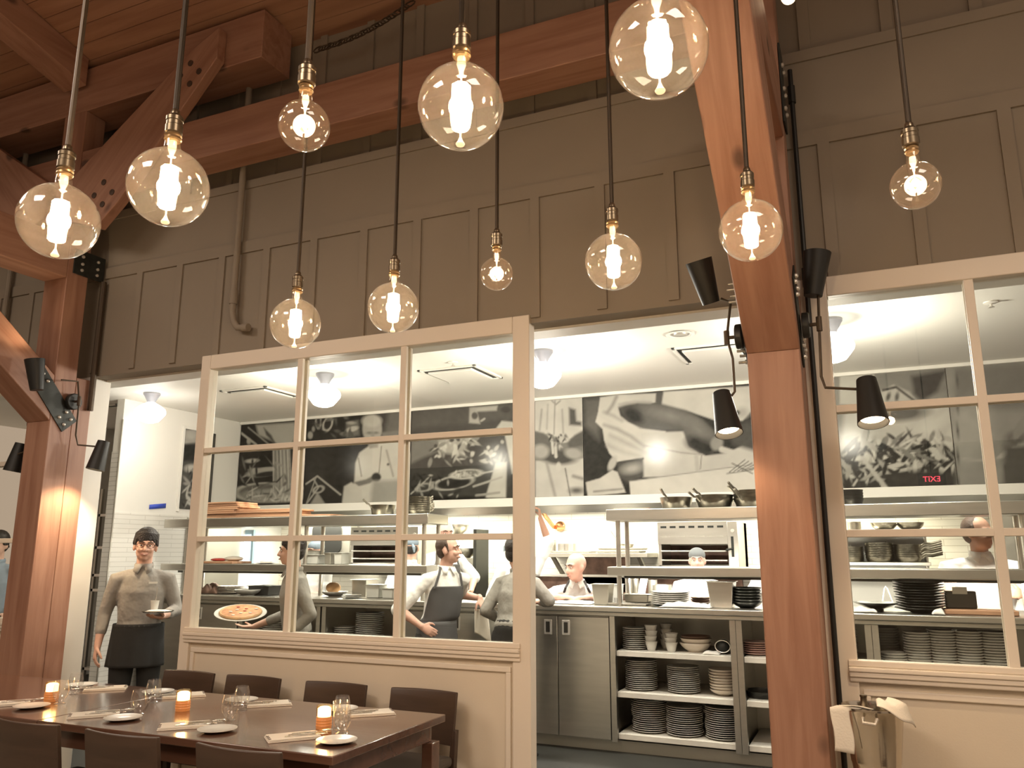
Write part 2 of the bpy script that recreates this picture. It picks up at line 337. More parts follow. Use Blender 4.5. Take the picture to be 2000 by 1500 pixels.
w2 = partition('window_2', 0, -.36, 3.3, (-.115, .515, 1.15, 1.8, 2.5, 3.16), sw=.235)
w3 = partition('window_3', 0, -9.2, -5.92, (-9.05, -8.3, -7.55, -6.8, -6.05))
# ---------------------------------------------------------------- timber bents
def post_set(xa, xb, side):
    P = side
    m = M().box((xa, 3.96, 0), (xb, 4.14, 5.015 if xa < -3 else 5.4)); tag(m.build('timber_post', 'timberZ', bevel=.006), 'rough-sawn orange timber post %s' % P[0], 'post')
    m = M().box((xa+.01, 4.141, 0), (xb, YW-.012, 2.86)); tag(m.build('timber_backing_post', 'timberZ', bevel=.005), 'narrow timber backing post between %s and the wall' % P[1], 'post')
    # tie beam towards the room
    m = M().px([(-1.5, 3.61), (3.959, 3.61), (3.959, 3.93), (-1.5, 3.93)], xa, xb); tag(m.build('timber_beam', 'timberY', bevel=.006), 'horizontal timber beam running into the room from %s' % P[1], 'beam')
    # knee brace
    def zl(y): return 2.50+.80*(3.96-y)
    yt = 3.96-(3.607-2.50)/.80; th = .34
    yu = 3.96-(3.607-2.50-th)/.80
    m = M().px([(3.958, 2.50), (3.958, 2.50+th), (yu, 3.607), (yt, 3.607)], xa-.002, xb+.002)
    r = thing('timber_knee_brace', 'diagonal timber knee brace rising from %s' % P[1], 'brace', (xb, 3.96, 2.5))
    m.build('brace_timber', 'braceY', r, bevel=.006)
    for s_, x in ((1, xb+.002), (-1, xa-.002)):
        # black steel plate bolted over the joint
        a = math.atan(-1.16); ca, sa = math.cos(a), math.sin(a)
        def T(u, v, X): return (X, 3.962+u*ca-v*sa, 2.66+u*sa+v*ca)
        poly = [(-.26, -.07), (.22, -.07), (.27, 0), (.22, .07), (-.26, .07)] if 0 else [(-.24, -.075), (.24, -.075), (.24, .075), (-.24, .075)]
        pl = M().prism(poly, lambda p: T(p[0], p[1], x), lambda p: T(p[0], p[1], x+s_*.008)).build('connector_plate', 'blkplate', r, bevel=.002)
        for u, v in ((-.20, -.035), (-.20, .035), (-.135, -.035), (-.135, .035), (.135, -.035), (.135, .035), (.20, -.035), (.20, .035)):
            c = Vector(T(u, v, x+s_*.008)); M().lathe([(.0125, 0), (.0125, .008), (.008, .014), (.0001, .015)] if s_ > 0 else [(.012, 0), (.012, .012), (.007, .013), (.007, .045), (.0001, .046)], c=(0, 0, 0), seg=10, m=Matrix.Translation(c) @ Matrix.Rotation(s_*PI/2, 4, 'Y')).build('bolt', 'bolt' if s_ > 0 else 'steel2', pl, ang=60)
    return r
post_set(-5.74, -5.49, ('at the left of the doorway, lit by the black sconce', 'the left post'))
post_set(-.50, -.254, ('right of the kitchen opening, the widest in view', 'the right post'))
# beams along the wall
tag(M().box((-5.488, 3.965, 4.34), (-.502, 4.20, 4.66)).build('timber_beam', 'timberX', bevel=.006), 'long horizontal timber beam across the upper wall behind the pendants', 'beam')
tag(M().box((XL, 3.965, 4.34), (-5.742, 4.20, 4.66)).build('timber_beam', 'timberX', bevel=.006), 'horizontal timber beam on the upper wall left of the left post', 'beam')
tag(M().box((XL, 3.962, 5.017), (-3.72, 4.27, 5.40)).build('timber_beam', 'timberX', bevel=.006), 'short heavy timber beam end under the roof at upper left', 'beam')
def rafter(xa, xb, y0, y1, th, label):
    return tag(M().px([(y0, deck(y0)-th), (y1, deck(y1)-th), (y1, deck(y1)-.002), (y0, deck(y0)-.002)], xa, xb).build('timber_rafter', 'timberY', bevel=.006), label, 'rafter')
rafter(-5.74, -5.49, -3, 3.93, .24, 'sloping timber rafter with pale lit underside at the upper left corner')
rafter(-.50, -.254, -3, 3.93, .24, 'sloping timber rafter above the right post')
# braces in the wall plane from the left post
r = thing('timber_diagonal_brace', 'long diagonal timber brace crossing behind the second pendant bulb', 'brace', (-5.3, 3.9, 4.0))
m = M().py([(-5.50, 4.05), (-5.12, 3.93), (-4.93, 4.09), (-4.06, 5.05), (-4.06, 5.30), (-4.28, 5.20), (-5.50, 4.36)], 3.88, 3.961); m.build('brace_timber', 'braceX', r, bevel=.006)
for (x, z) in ((-5.18, 4.19), (-5.08, 4.10), (-5.09, 4.28), (-4.99, 4.18), (-4.40, 4.99), (-4.30, 4.90), (-4.31, 5.07), (-4.22, 4.98)):
    M().lathe([(.024, 0), (.024, .006), (.0001, .008)], seg=12, m=Matrix.Translation((x, 3.88, z)) @ Matrix.Rotation(PI/2, 4, 'X')).build('timber_plug', 'chair', r)
r = thing('timber_diagonal_brace', 'dim diagonal timber brace left of the left post, mirrored', 'brace', (-5.9, 3.9, 4.0))
M().py([(-5.73, 4.10), (-6.1, 3.98), (-6.3, 4.14), (-7.1, 5.05), (-7.1, 5.3), (-6.95, 5.2), (-5.73, 4.40)], 3.88, 3.961).build('brace_timber', 'braceX2', r, bevel=.006)
# connector plates with bolts high on the posts
def hplate(name, label, y0, y1, z0, z1, x, s_):
    r = thing(name, label, 'plate', (x, y0, z0)); M().box((min(x, x+s_*.01), y0, z0), (max(x, x+s_*.01), y1, z1)).build('steel_plate', 'blkplate', r, bevel=.002)
    for fy in (.25, .75):
        for fz in (.2, .45, .75):
            c = Vector((x+s_*.01, y0+(y1-y0)*fy, z0+(z1-z0)*fz)); M().lathe([(.012, 0), (.012, .01), (.0001, .014)], seg=10, m=Matrix.Translation(c) @ Matrix.Rotation(s_*PI/2, 4, 'Y')).build('bolt', 'bolt', r)
hplate('steel_connector', 'small black bolted steel plate at the top of the left post beside the wall', 4.0, 4.27, 3.66, 3.86, -5.488, 1)
hplate('steel_connector', 'black bolted steel plate on the right post near the beam', 3.97, 4.12, 3.70, 4.15, -.252, 1)
# pipes and conduits
tag(M().tube([(-4.087, 4.25, 5.42), (-4.087, 4.25, 3.36), (-4.087, 4.25, 3.24), (-4.07, 4.25, 3.17), (-4.03, 4.25, 3.12), (-3.97, 4.25, 3.11), (-3.94, 4.25, 3.11)], .024, 12).tube([(-4.087, 4.25, 3.40), (-4.087, 4.25, 3.30)], .029, 12).tube([(-3.98, 4.25, 3.112), (-3.93, 4.25, 3.108)], .029, 12).build('conduit_pipe', 'wall'), 'taupe painted sprinkler pipe turning at its foot on the upper wall', 'pipe')
tag(M().tube([(-5.462, 4.262, 3.66), (-5.462, 4.262, 2.62)], .022, 10).build('conduit_pipe', 'iron'), 'dark conduit running down beside the left post', 'pipe')
tag(M().tube([(-.216, 4.255, 4.15), (-.216, 4.255, .01)], .013, 10).tube([(-.216, 4.255, 3.0), (-.216, 4.255, 2.9)], .020, 10).tube([(-.216, 4.255, 4.05), (-.216, 4.255, 3.95)], .020, 10).build('conduit_pipe', 'blk'), 'black conduit beside the right post, its lower run standing in for a dark gap', 'pipe')  # lower run carried to the floor to draw the dark gap beside the post
tag(M().tube([(-6.62, 4.25, 5.3), (-6.62, 4.25, 3.2), (-6.60, 4.25, 3.12)], .022, 10).build('conduit_pipe', 'wall'), 'painted pipe on the upper wall left of the left post', 'pipe')
tag(M().box((-6.79, 4.235, 3.12), (-6.69, 4.28, 3.42)).build('wall_junction_box', 'cream', bevel=.01), 'small pale box on the upper wall left of the left post', 'box')
# chain under the roof edge
c = M(); A = aY(690, 52, 4.2); B = aY(812, 0, 4.2); A2 = Vector((A.x-.3, 4.2, A.z-.10)); n = 17
for i in range(n):
    p = A2.lerp(B, i/n); p.z -= .05*math.sin(PI*i/n); d_ = (B-A2).normalized(); u = Vector((0, 1, 0)) if i % 2 else d_.cross(Vector((0, 1, 0))).normalized()
    c.tube([p + d_*.042*math.cos(a) + u*.02*math.sin(a) for a in [2*PI*k/10 for k in range(10)]], .0055, 5, closed=True)
tag(c.build('iron_chain', 'iron'), 'iron chain hanging along the roof edge at top centre', 'chain')
# ================================================================ pendant bulbs
def bulb_profile(R, neck):
    pr = []; a0 = math.asin(neck/R)
    for k in range(0, 21):
        a = -PI/2 + (PI-a0)*k/20; pr.append((max(R*math.cos(a), 1e-4), R*math.sin(a)))
    zt = pr[-1][1]; return pr, zt
def make_pendant(R, kind):
    r = thing('pendant_lamp', '', 'pendant lamp', (0, 0, 0))
    neck = .021 if kind == 'tube' else .017
    pr, zt = bulb_profile(R, neck)
    pr += [(neck, zt+.012), (neck-.002, zt+.03), (neck-.003, zt+.036)]
    M().shell(pr, seg=40).build('glass_bulb', 'bulb' if kind == 'tube' else 'bulbc', r, w=False, ang=80)
    zc = zt+.030
    M().lathe([(neck-.002, 0), (neck+.001, .004), (neck-.001, .010), (neck+.001, .014), (neck-.002, .02), (neck-.004, .024)], (0, 0, zc), 20).build('bulb_cap', 'cup', r, w=False)
    M().lathe([(.019, 0), (.022, .003), (.022, .022), (.0205, .024), (.0205, .034), (.022, .036), (.022, .046), (.017, .052), (.012, .056), (.011, .066), (.008, .07)], (0, 0, zc+.02), 22).build('socket', 'brass', r, w=False)
    st_ = M()
    if kind == 'tube':
        st_.lathe([(.010, 0), (.011, -.02), (.006, -.035), (.005, -.045)], (0, 0, zt+.03), 12)
        st_.tube([(0, 0, zt+.006), (0, 0, .058)], .0022, 6)
        st_.build('inner_stem', 'bulbstem', r, w=False)
        M().tube([(0, 0, -.056), (0, 0, -R+.008)], .0022, 6).lathe([(.009, 0), (.011, .004), (.006, .012), (.003, .02)], (0, 0, -R+.002), 12).build('lower_support', 'bulbstem', r, w=False)
        f = M()
        f.tube([(0, 0, -.052), (0, 0, .055)], .0045, 6)
        for k in range(7):
            a = 2*PI*k/7+.4; f.tube([(.017*math.cos(a), .017*math.sin(a), -.052), (.0185*math.cos(a), .0185*math.sin(a), 0), (.017*math.cos(a), .017*math.sin(a), .054)], .0052, 6)
        f.lathe([(.019, 0), (.019, .003)], (0, 0, .052), 14); f.lathe([(.019, 0), (.019, .003)], (0, 0, -.055), 14)
        f.build('filament', 'fil', r, w=False)
    else:
        st_.lathe([(.008, 0), (.009, -.015), (.004, -.03), (.003, -.04)], (0, 0, zt+.02), 12).tube([(0, 0, zt), (0, 0, .018)], .0022, 6); st_.build('inner_stem', 'bulbstem', r, w=False)
        f = M().tube([(.016*math.cos(a), .016*math.sin(a), .010*math.sin(3*a)) for a in [2*PI*k/24 for k in range(24)]], .0035, 6, closed=True).sph((0, 0, .006), .009, 8)
        f.build('filament', 'filr', r, w=False)
    return r, zc+.085
MT['bulbstem'] = pbr('stem_glass', (.85, .75, .6), .2, emit=(1, .72, .40), es=.9)
BULBS = [(115, 432, 148, 't', 'leftmost of the lit globes, low beside the left post'), (329, 366, 153, 't', 'second from the left in front of the diagonal brace'), (900, 209, 168, 't', 'bright and high near the top centre'), (1286, 95, 193, 't', 'largest and nearest, cut by the top edge'), (1466, 450, 122, 't', 'hanging in front of the right post'), (1198, 511, 112, 't', 'just left of the right post over the kitchen opening'), (768, 601, 100, 't', 'low over the middle pane of the glazed partition'), (577, 632, 98, 't', 'lowest of all, over the left panes of the glazed partition'),
 (594, 246, 100, 's', 'small red filament, upper left of centre'), (970, 535, 65, 's', 'smallest one, between the two bulbs over the opening'), (1788, 362, 93, 's', 'red filament, alone at the right before the upper wall')]
protos = {}
for i, (x, y, s, k, txt) in enumerate(BULBS):
    R = .1 if k == 't' else .0625; P = CAM + ray(x, y)*(2*R/s)
    if k not in protos: protos[k], htop = make_pendant(R, 'tube' if k == 't' else 'spark'); protos[k+'h'] = htop; o = protos[k]
    else: o = dup(protos[k], P)
    o.location = P; o['label'] = ('lit globe pendant bulb, ' if k == 't' else 'clear pendant bulb, ') + txt; o['group'] = 'globe pendants on long rods'
    zt = deck(P.y)-(.24 if -.56 < P.x < -.2 else 0)
    M().tube([(P.x, P.y, P.z+protos[k+'h']), (P.x, P.y, zt)], .0075, 8).build('rod', 'iron', o)
    M().lathe([(.055, 0), (.055, -.02), (.012, -.03)], (P.x, P.y, zt), 20).build('ceiling_canopy', 'iron', o)
    light('bulb_light', 'POINT', (P.x, P.y, P.z), 8.5 if k == 't' else 1.6, WARM, .03)
# ================================================================ kitchen ceiling lights
def make_school():
    r = thing('ceiling_light', '', 'ceiling light', (0, 0, 3.2))
    M().lathe([(.085, 0), (.085, -.018), (.075, -.03), (.06, -.06), (.045, -.085), (.04, -.11)], seg=28).build('fitter', 'fitter', r, w=False)
    M().lathe([(.04, -.10), (.055, -.11), (.10, -.135), (.145, -.17), (.155, -.20), (.15, -.225), (.12, -.265), (.09, -.30), (.05, -.315), (.0001, -.32)], seg=36).build('opal_shade', 'opal', r, w=False, ang=60)
    return r
MT['fitter'] = pbr('grey_fitter', (.42, .42, .46), .3, .6)
MT['fitter'].node_tree.nodes['Principled BSDF'].inputs['Metallic'].default_value = .3
sch = make_school()
for i, ((x, y), txt) in enumerate(zip(KITCHEN_LIGHTS, ('above the waiter in the doorway', 'seen through the middle panes', 'beside the right edge of the glazed partition', 'half hidden behind the right window frame'))):
    o = sch if i == 0 else dup(sch, (x, y, 3.2)); o.location = (x, y, 3.2); o['label'] = 'white opal schoolhouse ceiling light %s' % txt; o['group'] = 'schoolhouse lights of the kitchen'
for o in [o for o in bpy.data.objects if o.name.startswith('kitchen_light')]: o.data.shadow_soft_size = .12; o.location.z = 2.78
# ceiling vents, sprinklers
def vent(x, y, w_, d_, label):
    r = thing('ceiling_vent', label, 'air vent', (x, y, 3.2))
    f = M()
    for a in ((x-w_/2, y-d_/2, x+w_/2, y-d_/2+.03), (x-w_/2, y+d_/2-.03, x+w_/2, y+d_/2), (x-w_/2, y-d_/2, x-w_/2+.03, y+d_/2), (x+w_/2-.03, y-d_/2, x+w_/2, y+d_/2)): f.box((a[0], a[1], 3.185), (a[2], a[3], 3.2))
    f.build('vent_frame', 'white', r, bevel=.002); M().box((x-w_/2+.03, y-d_/2+.03, 3.194), (x+w_/2-.03, y+d_/2-.03, 3.1995)).build('vent_slot', 'dark', r)
    M().box((x-w_/2+.075, y-d_/2+.075, 3.17), (x+w_/2-.075, y+d_/2-.075, 3.19)).build('vent_plate', 'white', r, bevel=.004)
for q, l in (((900, 730), 'square ceiling vent through the upper right panes'), ((512, 768), 'square ceiling vent through the upper left pane'), ((1395, 688), 'square ceiling vent above the big mural'), ((235, 800), 'square ceiling vent near the doorway light')):
    P = aZ(*q, 3.2); vent(P.x, P.y, .6, .6, l)
def sprinkler(q, label):
    P = aZ(*q, 3.2); r = thing('ceiling_sprinkler', label, 'sprinkler', (P.x, P.y, 3.2)); M().lathe([(.045, 0), (.045, -.006), (.02, -.012)], (P.x, P.y, 3.2), 20).build('escutcheon', 'white', r)
    M().lathe([(.008, -.01), (.008, -.03), (.02, -.034), (.02, -.037)], (P.x, P.y, 3.2), 12).build('sprinkler_head', 'bolt', r)
sprinkler((885, 707), 'small white ceiling sprinkler above the vent in the upper right panes'); sprinkler((1935, 590), 'small white ceiling sprinkler in the right window')
P = aZ(1328, 652, 3.2); r = thing('recessed_speaker', 'round recessed ceiling fitting above the kitchen opening', 'ceiling fitting', (P.x, P.y, 3.2)); M().shell([(.10, -.002), (.11, -.008), (.085, -.012), (.075, -.004)], (P.x, P.y, 3.2), 28).build('trim_ring', 'white', r); M().lathe([(.05, 0), (.045, -.008), (.0001, -.01)], (P.x, P.y, 3.2), 20).build('grille', 'bolt', r)
# ================================================================ sconces
def cone(m, p, d, L, r0, r1):
    d = Vector(d).normalized(); q = d.to_track_quat('Z', 'Y').to_matrix().to_4x4(); T = Matrix.Translation(p) @ q
    return T
def sconce(label, disc, nrm, arms):
    r = thing('wall_sconce', label, 'wall lamp', disc)
    T = Matrix.Translation(disc) @ Vector(nrm).to_track_quat('Z', 'Y').to_matrix().to_4x4()
    M().lathe([(.062, 0), (.062, .028), (.058, .032), (.0001, .033)], seg=28, m=T).build('mounting_disc', 'blk', r, bevel=.003)
    a = M(); hub = Vector(disc)+Vector(nrm)*.075
    a.tube([Vector(disc)+Vector(nrm)*.03, hub], .009, 8); a.tube([hub+Vector((0, 0, -.035)), hub+Vector((0, 0, .035))], .014, 10)
    for pts, shade, d, lit in arms: a.tube([hub]+[Vector(p) for p in pts], .0065, 8)
    a.build('arm', 'iron', r)
    for pts, sp, d, lit in arms:
        D_ = Vector(d).normalized(); T = Matrix.Translation(sp) @ D_.to_track_quat('Z', 'Y').to_matrix().to_4x4(); L = .22; r0, r1 = .043, .066
        s_ = M().shell([(.0001, 0), (r0, 0), (r1, L), (r1-.003, L), (r0-.003, .006), (.0001, .006)], seg=28, m=T).build('lamp_shade', 'blk', r, ang=40, normals=True)
        if lit:
            M().lathe([(r0*.6, 0), (r1*.80, .035), (r1*.78, .04), (.0001, .045)], seg=24, m=T @ Matrix.Translation((0, 0, L-.065))).build('lamp_bulb', 'lamp', r)
            lo = Vector(sp)+D_*(L-.01); e = light('sconce_light', 'SPOT', lo, lit, (1, .74, .46), .03, ang=2.0, blend=.6); e.rotation_euler = (-D_).to_track_quat('Z', 'Y').to_euler()
hub = aX(1415, 652, -.575)
def at3(x, y, Y): return aY(x, y, Y)
yD = 4.02
sconce('black two-headed sconce on the left side of the right post', (-.512, 3.93, 2.585), (-1, 0, 0), [
  ([at3(1427, 590, 3.93), at3(1408, 583, 3.9)], at3(1389, 592, 3.88), at3(1364, 508, 3.80)-at3(1389, 592, 3.88), 0),
  ([at3(1431, 700, 3.93), at3(1435, 765, 3.93), at3(1425, 778, 3.92)], at3(1409, 768, 3.92), at3(1424, 846, 3.86)-at3(1409, 768, 3.92), 9)])
sconce('black two-headed sconce on the right side of the right post', (-.235, 3.98, 2.62), (1, 0, 0), [
  ([at3(1598, 575, 4.0)], at3(1588, 578, 4.0), at3(1597, 482, 4.0)-at3(1588, 578, 4.0), 0),
  ([at3(1604, 735, 3.99), at3(1612, 757, 3.98), at3(1672, 760, 3.92)], at3(1692, 742, 3.9), at3(1704, 815, 3.84)-at3(1692, 742, 3.9), 20)])
P = aX(147, 786, -5.47)
def a5(x, y, X): return aX(x, y, X)
sconce('black two-headed sconce on the right face of the left post', (-5.47, 3.98+.13, P.z), (1, 0, 0), [
  ([a5(152, 745, -5.40), a5(120, 742, -5.38)], a5(72, 762, -5.30), a5(82, 706, -5.32)-a5(72, 762, -5.30)+Vector((0, -.06, .02)), 5),
  ([a5(148, 850, -5.40), a5(152, 869, -5.40), a5(186, 872, -5.30)], a5(203, 862, -5.24), Vector((-.02, -.03, -.2)), 34)])
sconce('black sconce on the hidden side of the left post, pointing down', (-5.755, 4.05, 2.5), (-1, 0, 0), [
  ([(-5.85, 4.05, 2.3), (-5.9, 4.03, 2.28)], a5(42, 866, -5.95), Vector((-.03, -.02, -.2)), 5)])
# spotlight high up right of the right post
r = thing('track_spot', 'small white lit spotlight head at the very top right of the post', 'spotlight', aY(1544, -14, 3.9)); D_ = (Vector((-.2, -.7, -1))).normalized(); T = Matrix.Translation(aY(1546, -20, 3.9)) @ D_.to_track_quat('Z', 'Y').to_matrix().to_4x4()
M().shell([(.03, 0), (.038, .10), (.036, .10), (.028, .004)], seg=20, m=T).build('spot_housing', 'white', r); M().lathe([(.033, .09), (.0001, .092)], seg=20, m=T).build('spot_lens', 'lamp', r)
# exit sign far behind the photographer (mirrored in the right window)
P = Vector((.95, -6.6, 2.75)); r = thing('exit_sign', 'red glowing exit sign mirrored in the right window glass', 'sign', P); M().cbox(P, (.42, .05, .22)).build('sign_box', 'blk', r, bevel=.006)
fc = bpy.data.curves.new('exit_text', 'FONT'); fc.body = 'EXIT'; fc.size = .13; fc.extrude = .004; fc.align_x = 'CENTER'; fc.align_y = 'CENTER'; fo = bpy.data.objects.new('sign_lettering', fc); COL.objects.link(fo); fo.parent = r; fo.location = (0, .03, 0); fo.rotation_euler = (PI/2, 0, PI); me_ = bpy.data.meshes.new_from_object(fo); me_.materials.clear(); me_.materials.append(MT['exitm']); bpy.data.objects.remove(fo); fo = bpy.data.objects.new('sign_lettering', me_); COL.objects.link(fo); fo.parent = r; fo.location = (0, .03, 0); fo.rotation_euler = (PI/2, 0, PI)
M().box((P.x-.01, P.y-.01, P.z+.11), (P.x+.01, P.y+.01, deck(P.y))).build('stem', 'blk', r)
# ================================================================ photo murals on the hood
def sd_poly(U, V, P):
    P = np.array(P, float); d = np.full(U.shape, 1e9); ins = np.zeros(U.shape, bool); n = len(P); j = n-1
    for i in range(n):
        ex, ey = P[j]-P[i]; wx, wy = U-P[i][0], V-P[i][1]; tt = np.clip((wx*ex+wy*ey)/(ex*ex+ey*ey+1e-9), 0, 1)
        d = np.minimum(d, np.hypot(wx-ex*tt, wy-ey*tt))
        c = ((P[i][1] > V) != (P[j][1] > V)) & (U < (P[j][0]-P[i][0])*(V-P[i][1])/(P[j][1]-P[i][1]+1e-12)+P[i][0]); ins ^= c; j = i
    return np.where(ins, -d, d)
def sd_line(U, V, P):
    d = np.full(U.shape, 1e9)
    for (x0, y0), (x1, y1) in zip(P[:-1], P[1:]):
        ex, ey = x1-x0, y1-y0; tt = np.clip(((U-x0)*ex+(V-y0)*ey)/(ex*ex+ey*ey+1e-9), 0, 1); d = np.minimum(d, np.hypot(U-x0-ex*tt, V-y0-ey*tt))
    return d
def raster(U, V, base, shapes):
    g = np.full(U.shape, base, float)
    for s in shapes:
        k, val = s[0], s[1]
        if k == 'p': d = sd_poly(U, V, s[2]); soft = s[3] if len(s) > 3 else 1.5
        elif k == 'l': d = sd_line(U, V, s[2])-s[3]; soft = s[4] if len(s) > 4 else 1.2
        else:
            cx, cy_, rx, ry = s[2:6]; an = math.radians(s[6]) if len(s) > 6 else 0; soft = s[7] if len(s) > 7 else 1.5
            a = (U-cx)*math.cos(an)+(V-cy_)*math.sin(an); b = -(U-cx)*math.sin(an)+(V-cy_)*math.cos(an)
            q = np.hypot(a/rx, b/ry); d = (q-1)*min(rx, ry)
            if k == 'r': d = np.abs(d)-1.3
        al = np.clip(.5-d/(2*soft), 0, 1)
        if isinstance(val, tuple): val = val[0]+(val[1]-val[0])*np.clip((U-U.min())/(U.max()-U.min()+1e-9), 0, 1)
        g = g*(1-al)+val*al
    return g
def vnoise(U, V, s, seed, oct=3):
    r = np.random.RandomState(seed); out = 0
    for o in range(oct):
        k = 2**o; a = r.rand(6)*6.28; out = out+(np.sin(U/s*k+a[0]+2*np.sin(V/s*k*.7+a[1]))*np.sin(V/s*k*1.1+a[2]+2*np.sin(U/s*k*.6+a[3])))/k
    return out/1.75
def leaves(seed, n, box, vals, ln=(10, 26), wd=(2, 6)):
    r = random.Random(seed); return [('e', r.choice(vals), r.uniform(box[0], box[2]), r.uniform(box[1], box[3]), r.uniform(*ln), r.uniform(*wd), r.uniform(0, 180), 1.2) for _ in range(n)]
def print_mat():
    m, t, b = nt('photo_print'); a = N(t, 'ShaderNodeAttribute'); a.attribute_name = 'tone'; t.links.new(a.outputs['Color'], b.inputs['Base Color']); b.inputs['Roughness'].default_value = .17; b.inputs['Specular IOR Level'].default_value = .13; return m
MT['print'] = print_mat()
def mural(label, A, B, base, shapes, step=.0105, seed=1, nz=.05, fix='Y', name='photo_mural', contrast=1.0, frame=None):
    """flat printed panel between corners A (low) and B (high) with its picture in a colour attribute"""
    A, B = Vector(A), Vector(B); ax = 0 if fix == 'Y' else 1; L = B[ax]-A[ax]; H = B.z-A.z
    nu = max(2, int(L/step)); nv = max(2, int(H/step)); u = np.linspace(0, 1, nu+1); v = np.linspace(0, 1, nv+1); UU, VV = np.meshgrid(u, v)
    P = np.zeros(UU.shape+(3,)); P[..., 2] = A.z+H*VV; P[..., ax] = A[ax]+L*UU; P[..., 1-ax] = A[1-ax]
    D = P-np.array(CAM); z = D @ np.array(FW); X = 1000+FPX*(D @ np.array(RT))/z; Y = 750-FPX*(D @ np.array(UP))/z      # the drawing is laid out in its own coordinates
    g = raster(X, Y, base, shapes); g = g*(1+nz*2.2*vnoise(X, Y, 26, seed)) + nz*.25*vnoise(X, Y, 6, seed+5)
    g = np.clip(g*.66, .008, .9)
    r = thing(name, label, 'mural', A)
    m = M(); m.v = [tuple(p) for p in P.reshape(-1, 3)]; m.f = [(j*(nu+1)+i, j*(nu+1)+i+1, (j+1)*(nu+1)+i+1, (j+1)*(nu+1)+i) for j in range(nv) for i in range(nu)]
    o = m.build('print', 'print', r, smooth=False, normals=False)
    at = o.data.color_attributes.new('tone', 'FLOAT_COLOR', 'POINT'); c = np.ones((g.size, 4), np.float32); gg = g.reshape(-1)
    c[:, 0] = gg*.97; c[:, 1] = gg*.94; c[:, 2] = gg*.84; at.data.foreach_set('color', c.reshape(-1))
    if fix == 'Y': M().box((A.x, A.y+.002, A.z), (B.x, A.y+.02, B.z)).build('backing_board', 'dark', r)
    else: M().box((A.x-.02, A.y, A.z), (A.x-.002, B.y, B.z)).build('backing_board', 'dark', r); 
    if frame:
        f = .035; M().box((A.x-.018, A.y-f, A.z-f), (A.x-.001, A.y, B.z+f)).box((A.x-.018, A.y, B.z), (A.x-.001, B.y, B.z+f)).build('border', 'white', r, bevel=.003)
    return r
YM, ZM0, ZM1 = 7.985, 2.125, 3.165
def X8(x, y=900): return aY(x, y, YM).x
xs = [-7.39, X8(597), X8(802), X8(1044.5), X8(1140), X8(1597), X8(1866), 3.0]
W_ = .70; Dk = .035
sh1 = [('p', .55, [(500, 830), (575, 825), (580, 850), (560, 880), (530, 860), (505, 850)], 3), ('p', .1, [(515, 835), (530, 850), (540, 870), (520, 850)], 2), ('l', .6, [(470, 845), (500, 868)], 2), ('l', .45, [(485, 835), (540, 880)], 1.2),
  ('e', .5, 515, 922, 34, 9, -8), ('e', .05, 520, 926, 26, 5, -8), ('e', .16, 530, 965, 72, 21, 0), ('r', .62, 530, 962, 70, 19, 0), ('e', .42, 532, 968, 58, 13, 0, 3), ('p', .38, [(533, 872), (566, 872), (568, 960), (536, 960)], 3)] + \
  [('l', v, [(534+3.4*k, 872), (536+3.6*k+((k*7) % 5)-2, 958)], .8) for k, v in enumerate([.7, .2, .6, .15, .75, .3, .65, .2, .7, .5])] + leaves(3, 60, (475, 955, 590, 978), (.6, .3, .15, .7), (3, 9), (1, 2.2)) + \
  [('e', .6, 492, 900, 13, 4, -5), ('e', .5, 498, 918, 12, 4, 0), ('e', .55, 486, 862, 4, 6, 0), ('l', .03, [(470, 990), (600, 985)], 6, 3)] + leaves(14, 25, (470, 900, 590, 950), (.03, .2, .4), (5, 14), (1, 3))
sh2 = [('p', .16, [(760, 800), (800, 795), (800, 850), (750, 850)], 6), ('p', .22, [(745, 845), (800, 838), (800, 846), (748, 856)], 2), ('p', W_, [(693, 985), (691, 960), (694, 905), (702, 884), (722, 870), (738, 862), (772, 860), (790, 872), (802, 885), (802, 985)], 2),
  ('e', .48, 727, 838, 19, 27, 0, 2), ('e', .62, 726, 822, 19, 12, 0, 3), ('e', .3, 728, 846, 12, 3, 0, 2), ('e', .22, 721, 845, 3, 1.6, 0), ('e', .22, 735, 845, 3, 1.6, 0), ('e', .3, 728, 857, 6, 2, 0), ('e', .35, 728, 852, 3, 6, 0, 2), ('p', .4, [(716, 860), (740, 860), (738, 874), (722, 876)], 2),
  ('p', .20, [(690, 942), (715, 936), (738, 924), (744, 932), (722, 944), (700, 950)], 2), ('e', .05, 735, 932, 9, 9, 30, 2), ('p', .42, [(728, 940), (800, 935), (800, 985), (722, 985)], 5), ('p', .66, [(668, 984), (672, 950), (686, 942), (704, 952), (712, 984)], 2), ('l', .3, [(700, 895), (706, 930)], 1.2), ('l', .35, [(755, 880), (768, 930)], 1.5, 2), ('l', .3, [(745, 872), (740, 925)], 1, 1), ('e', .1, 758, 907, 2.5, 2.5, 0),
  ('l', .5, [(598, 945), (620, 930), (665, 966)], 1.6), ('l', .45, [(600, 982), (622, 952), (612, 935)], 1.4), ('r', .5, 622, 956, 10, 6, -20), ('p', .38, [(606, 985), (620, 962), (636, 985)], 2), ('l', .4, [(618, 930), (598, 985)], 1), ('p', .2, [(676, 825), (700, 820), (702, 850), (676, 856)], 3), ('e', .62, 688, 838, 12, 5, -15), ('e', .5, 686, 826, 8, 3, 0),
  ('r', .6, 640, 828, 8, 14, 20), ('r', .5, 622, 822, 5, 12, 0), ('e', .45, 606, 850, 5, 7, 0), ('e', .4, 612, 838, 3, 5, 0)] + leaves(4, 14, (602, 812, 690, 855), (.03, .2, .12), (5, 14), (2, 4))
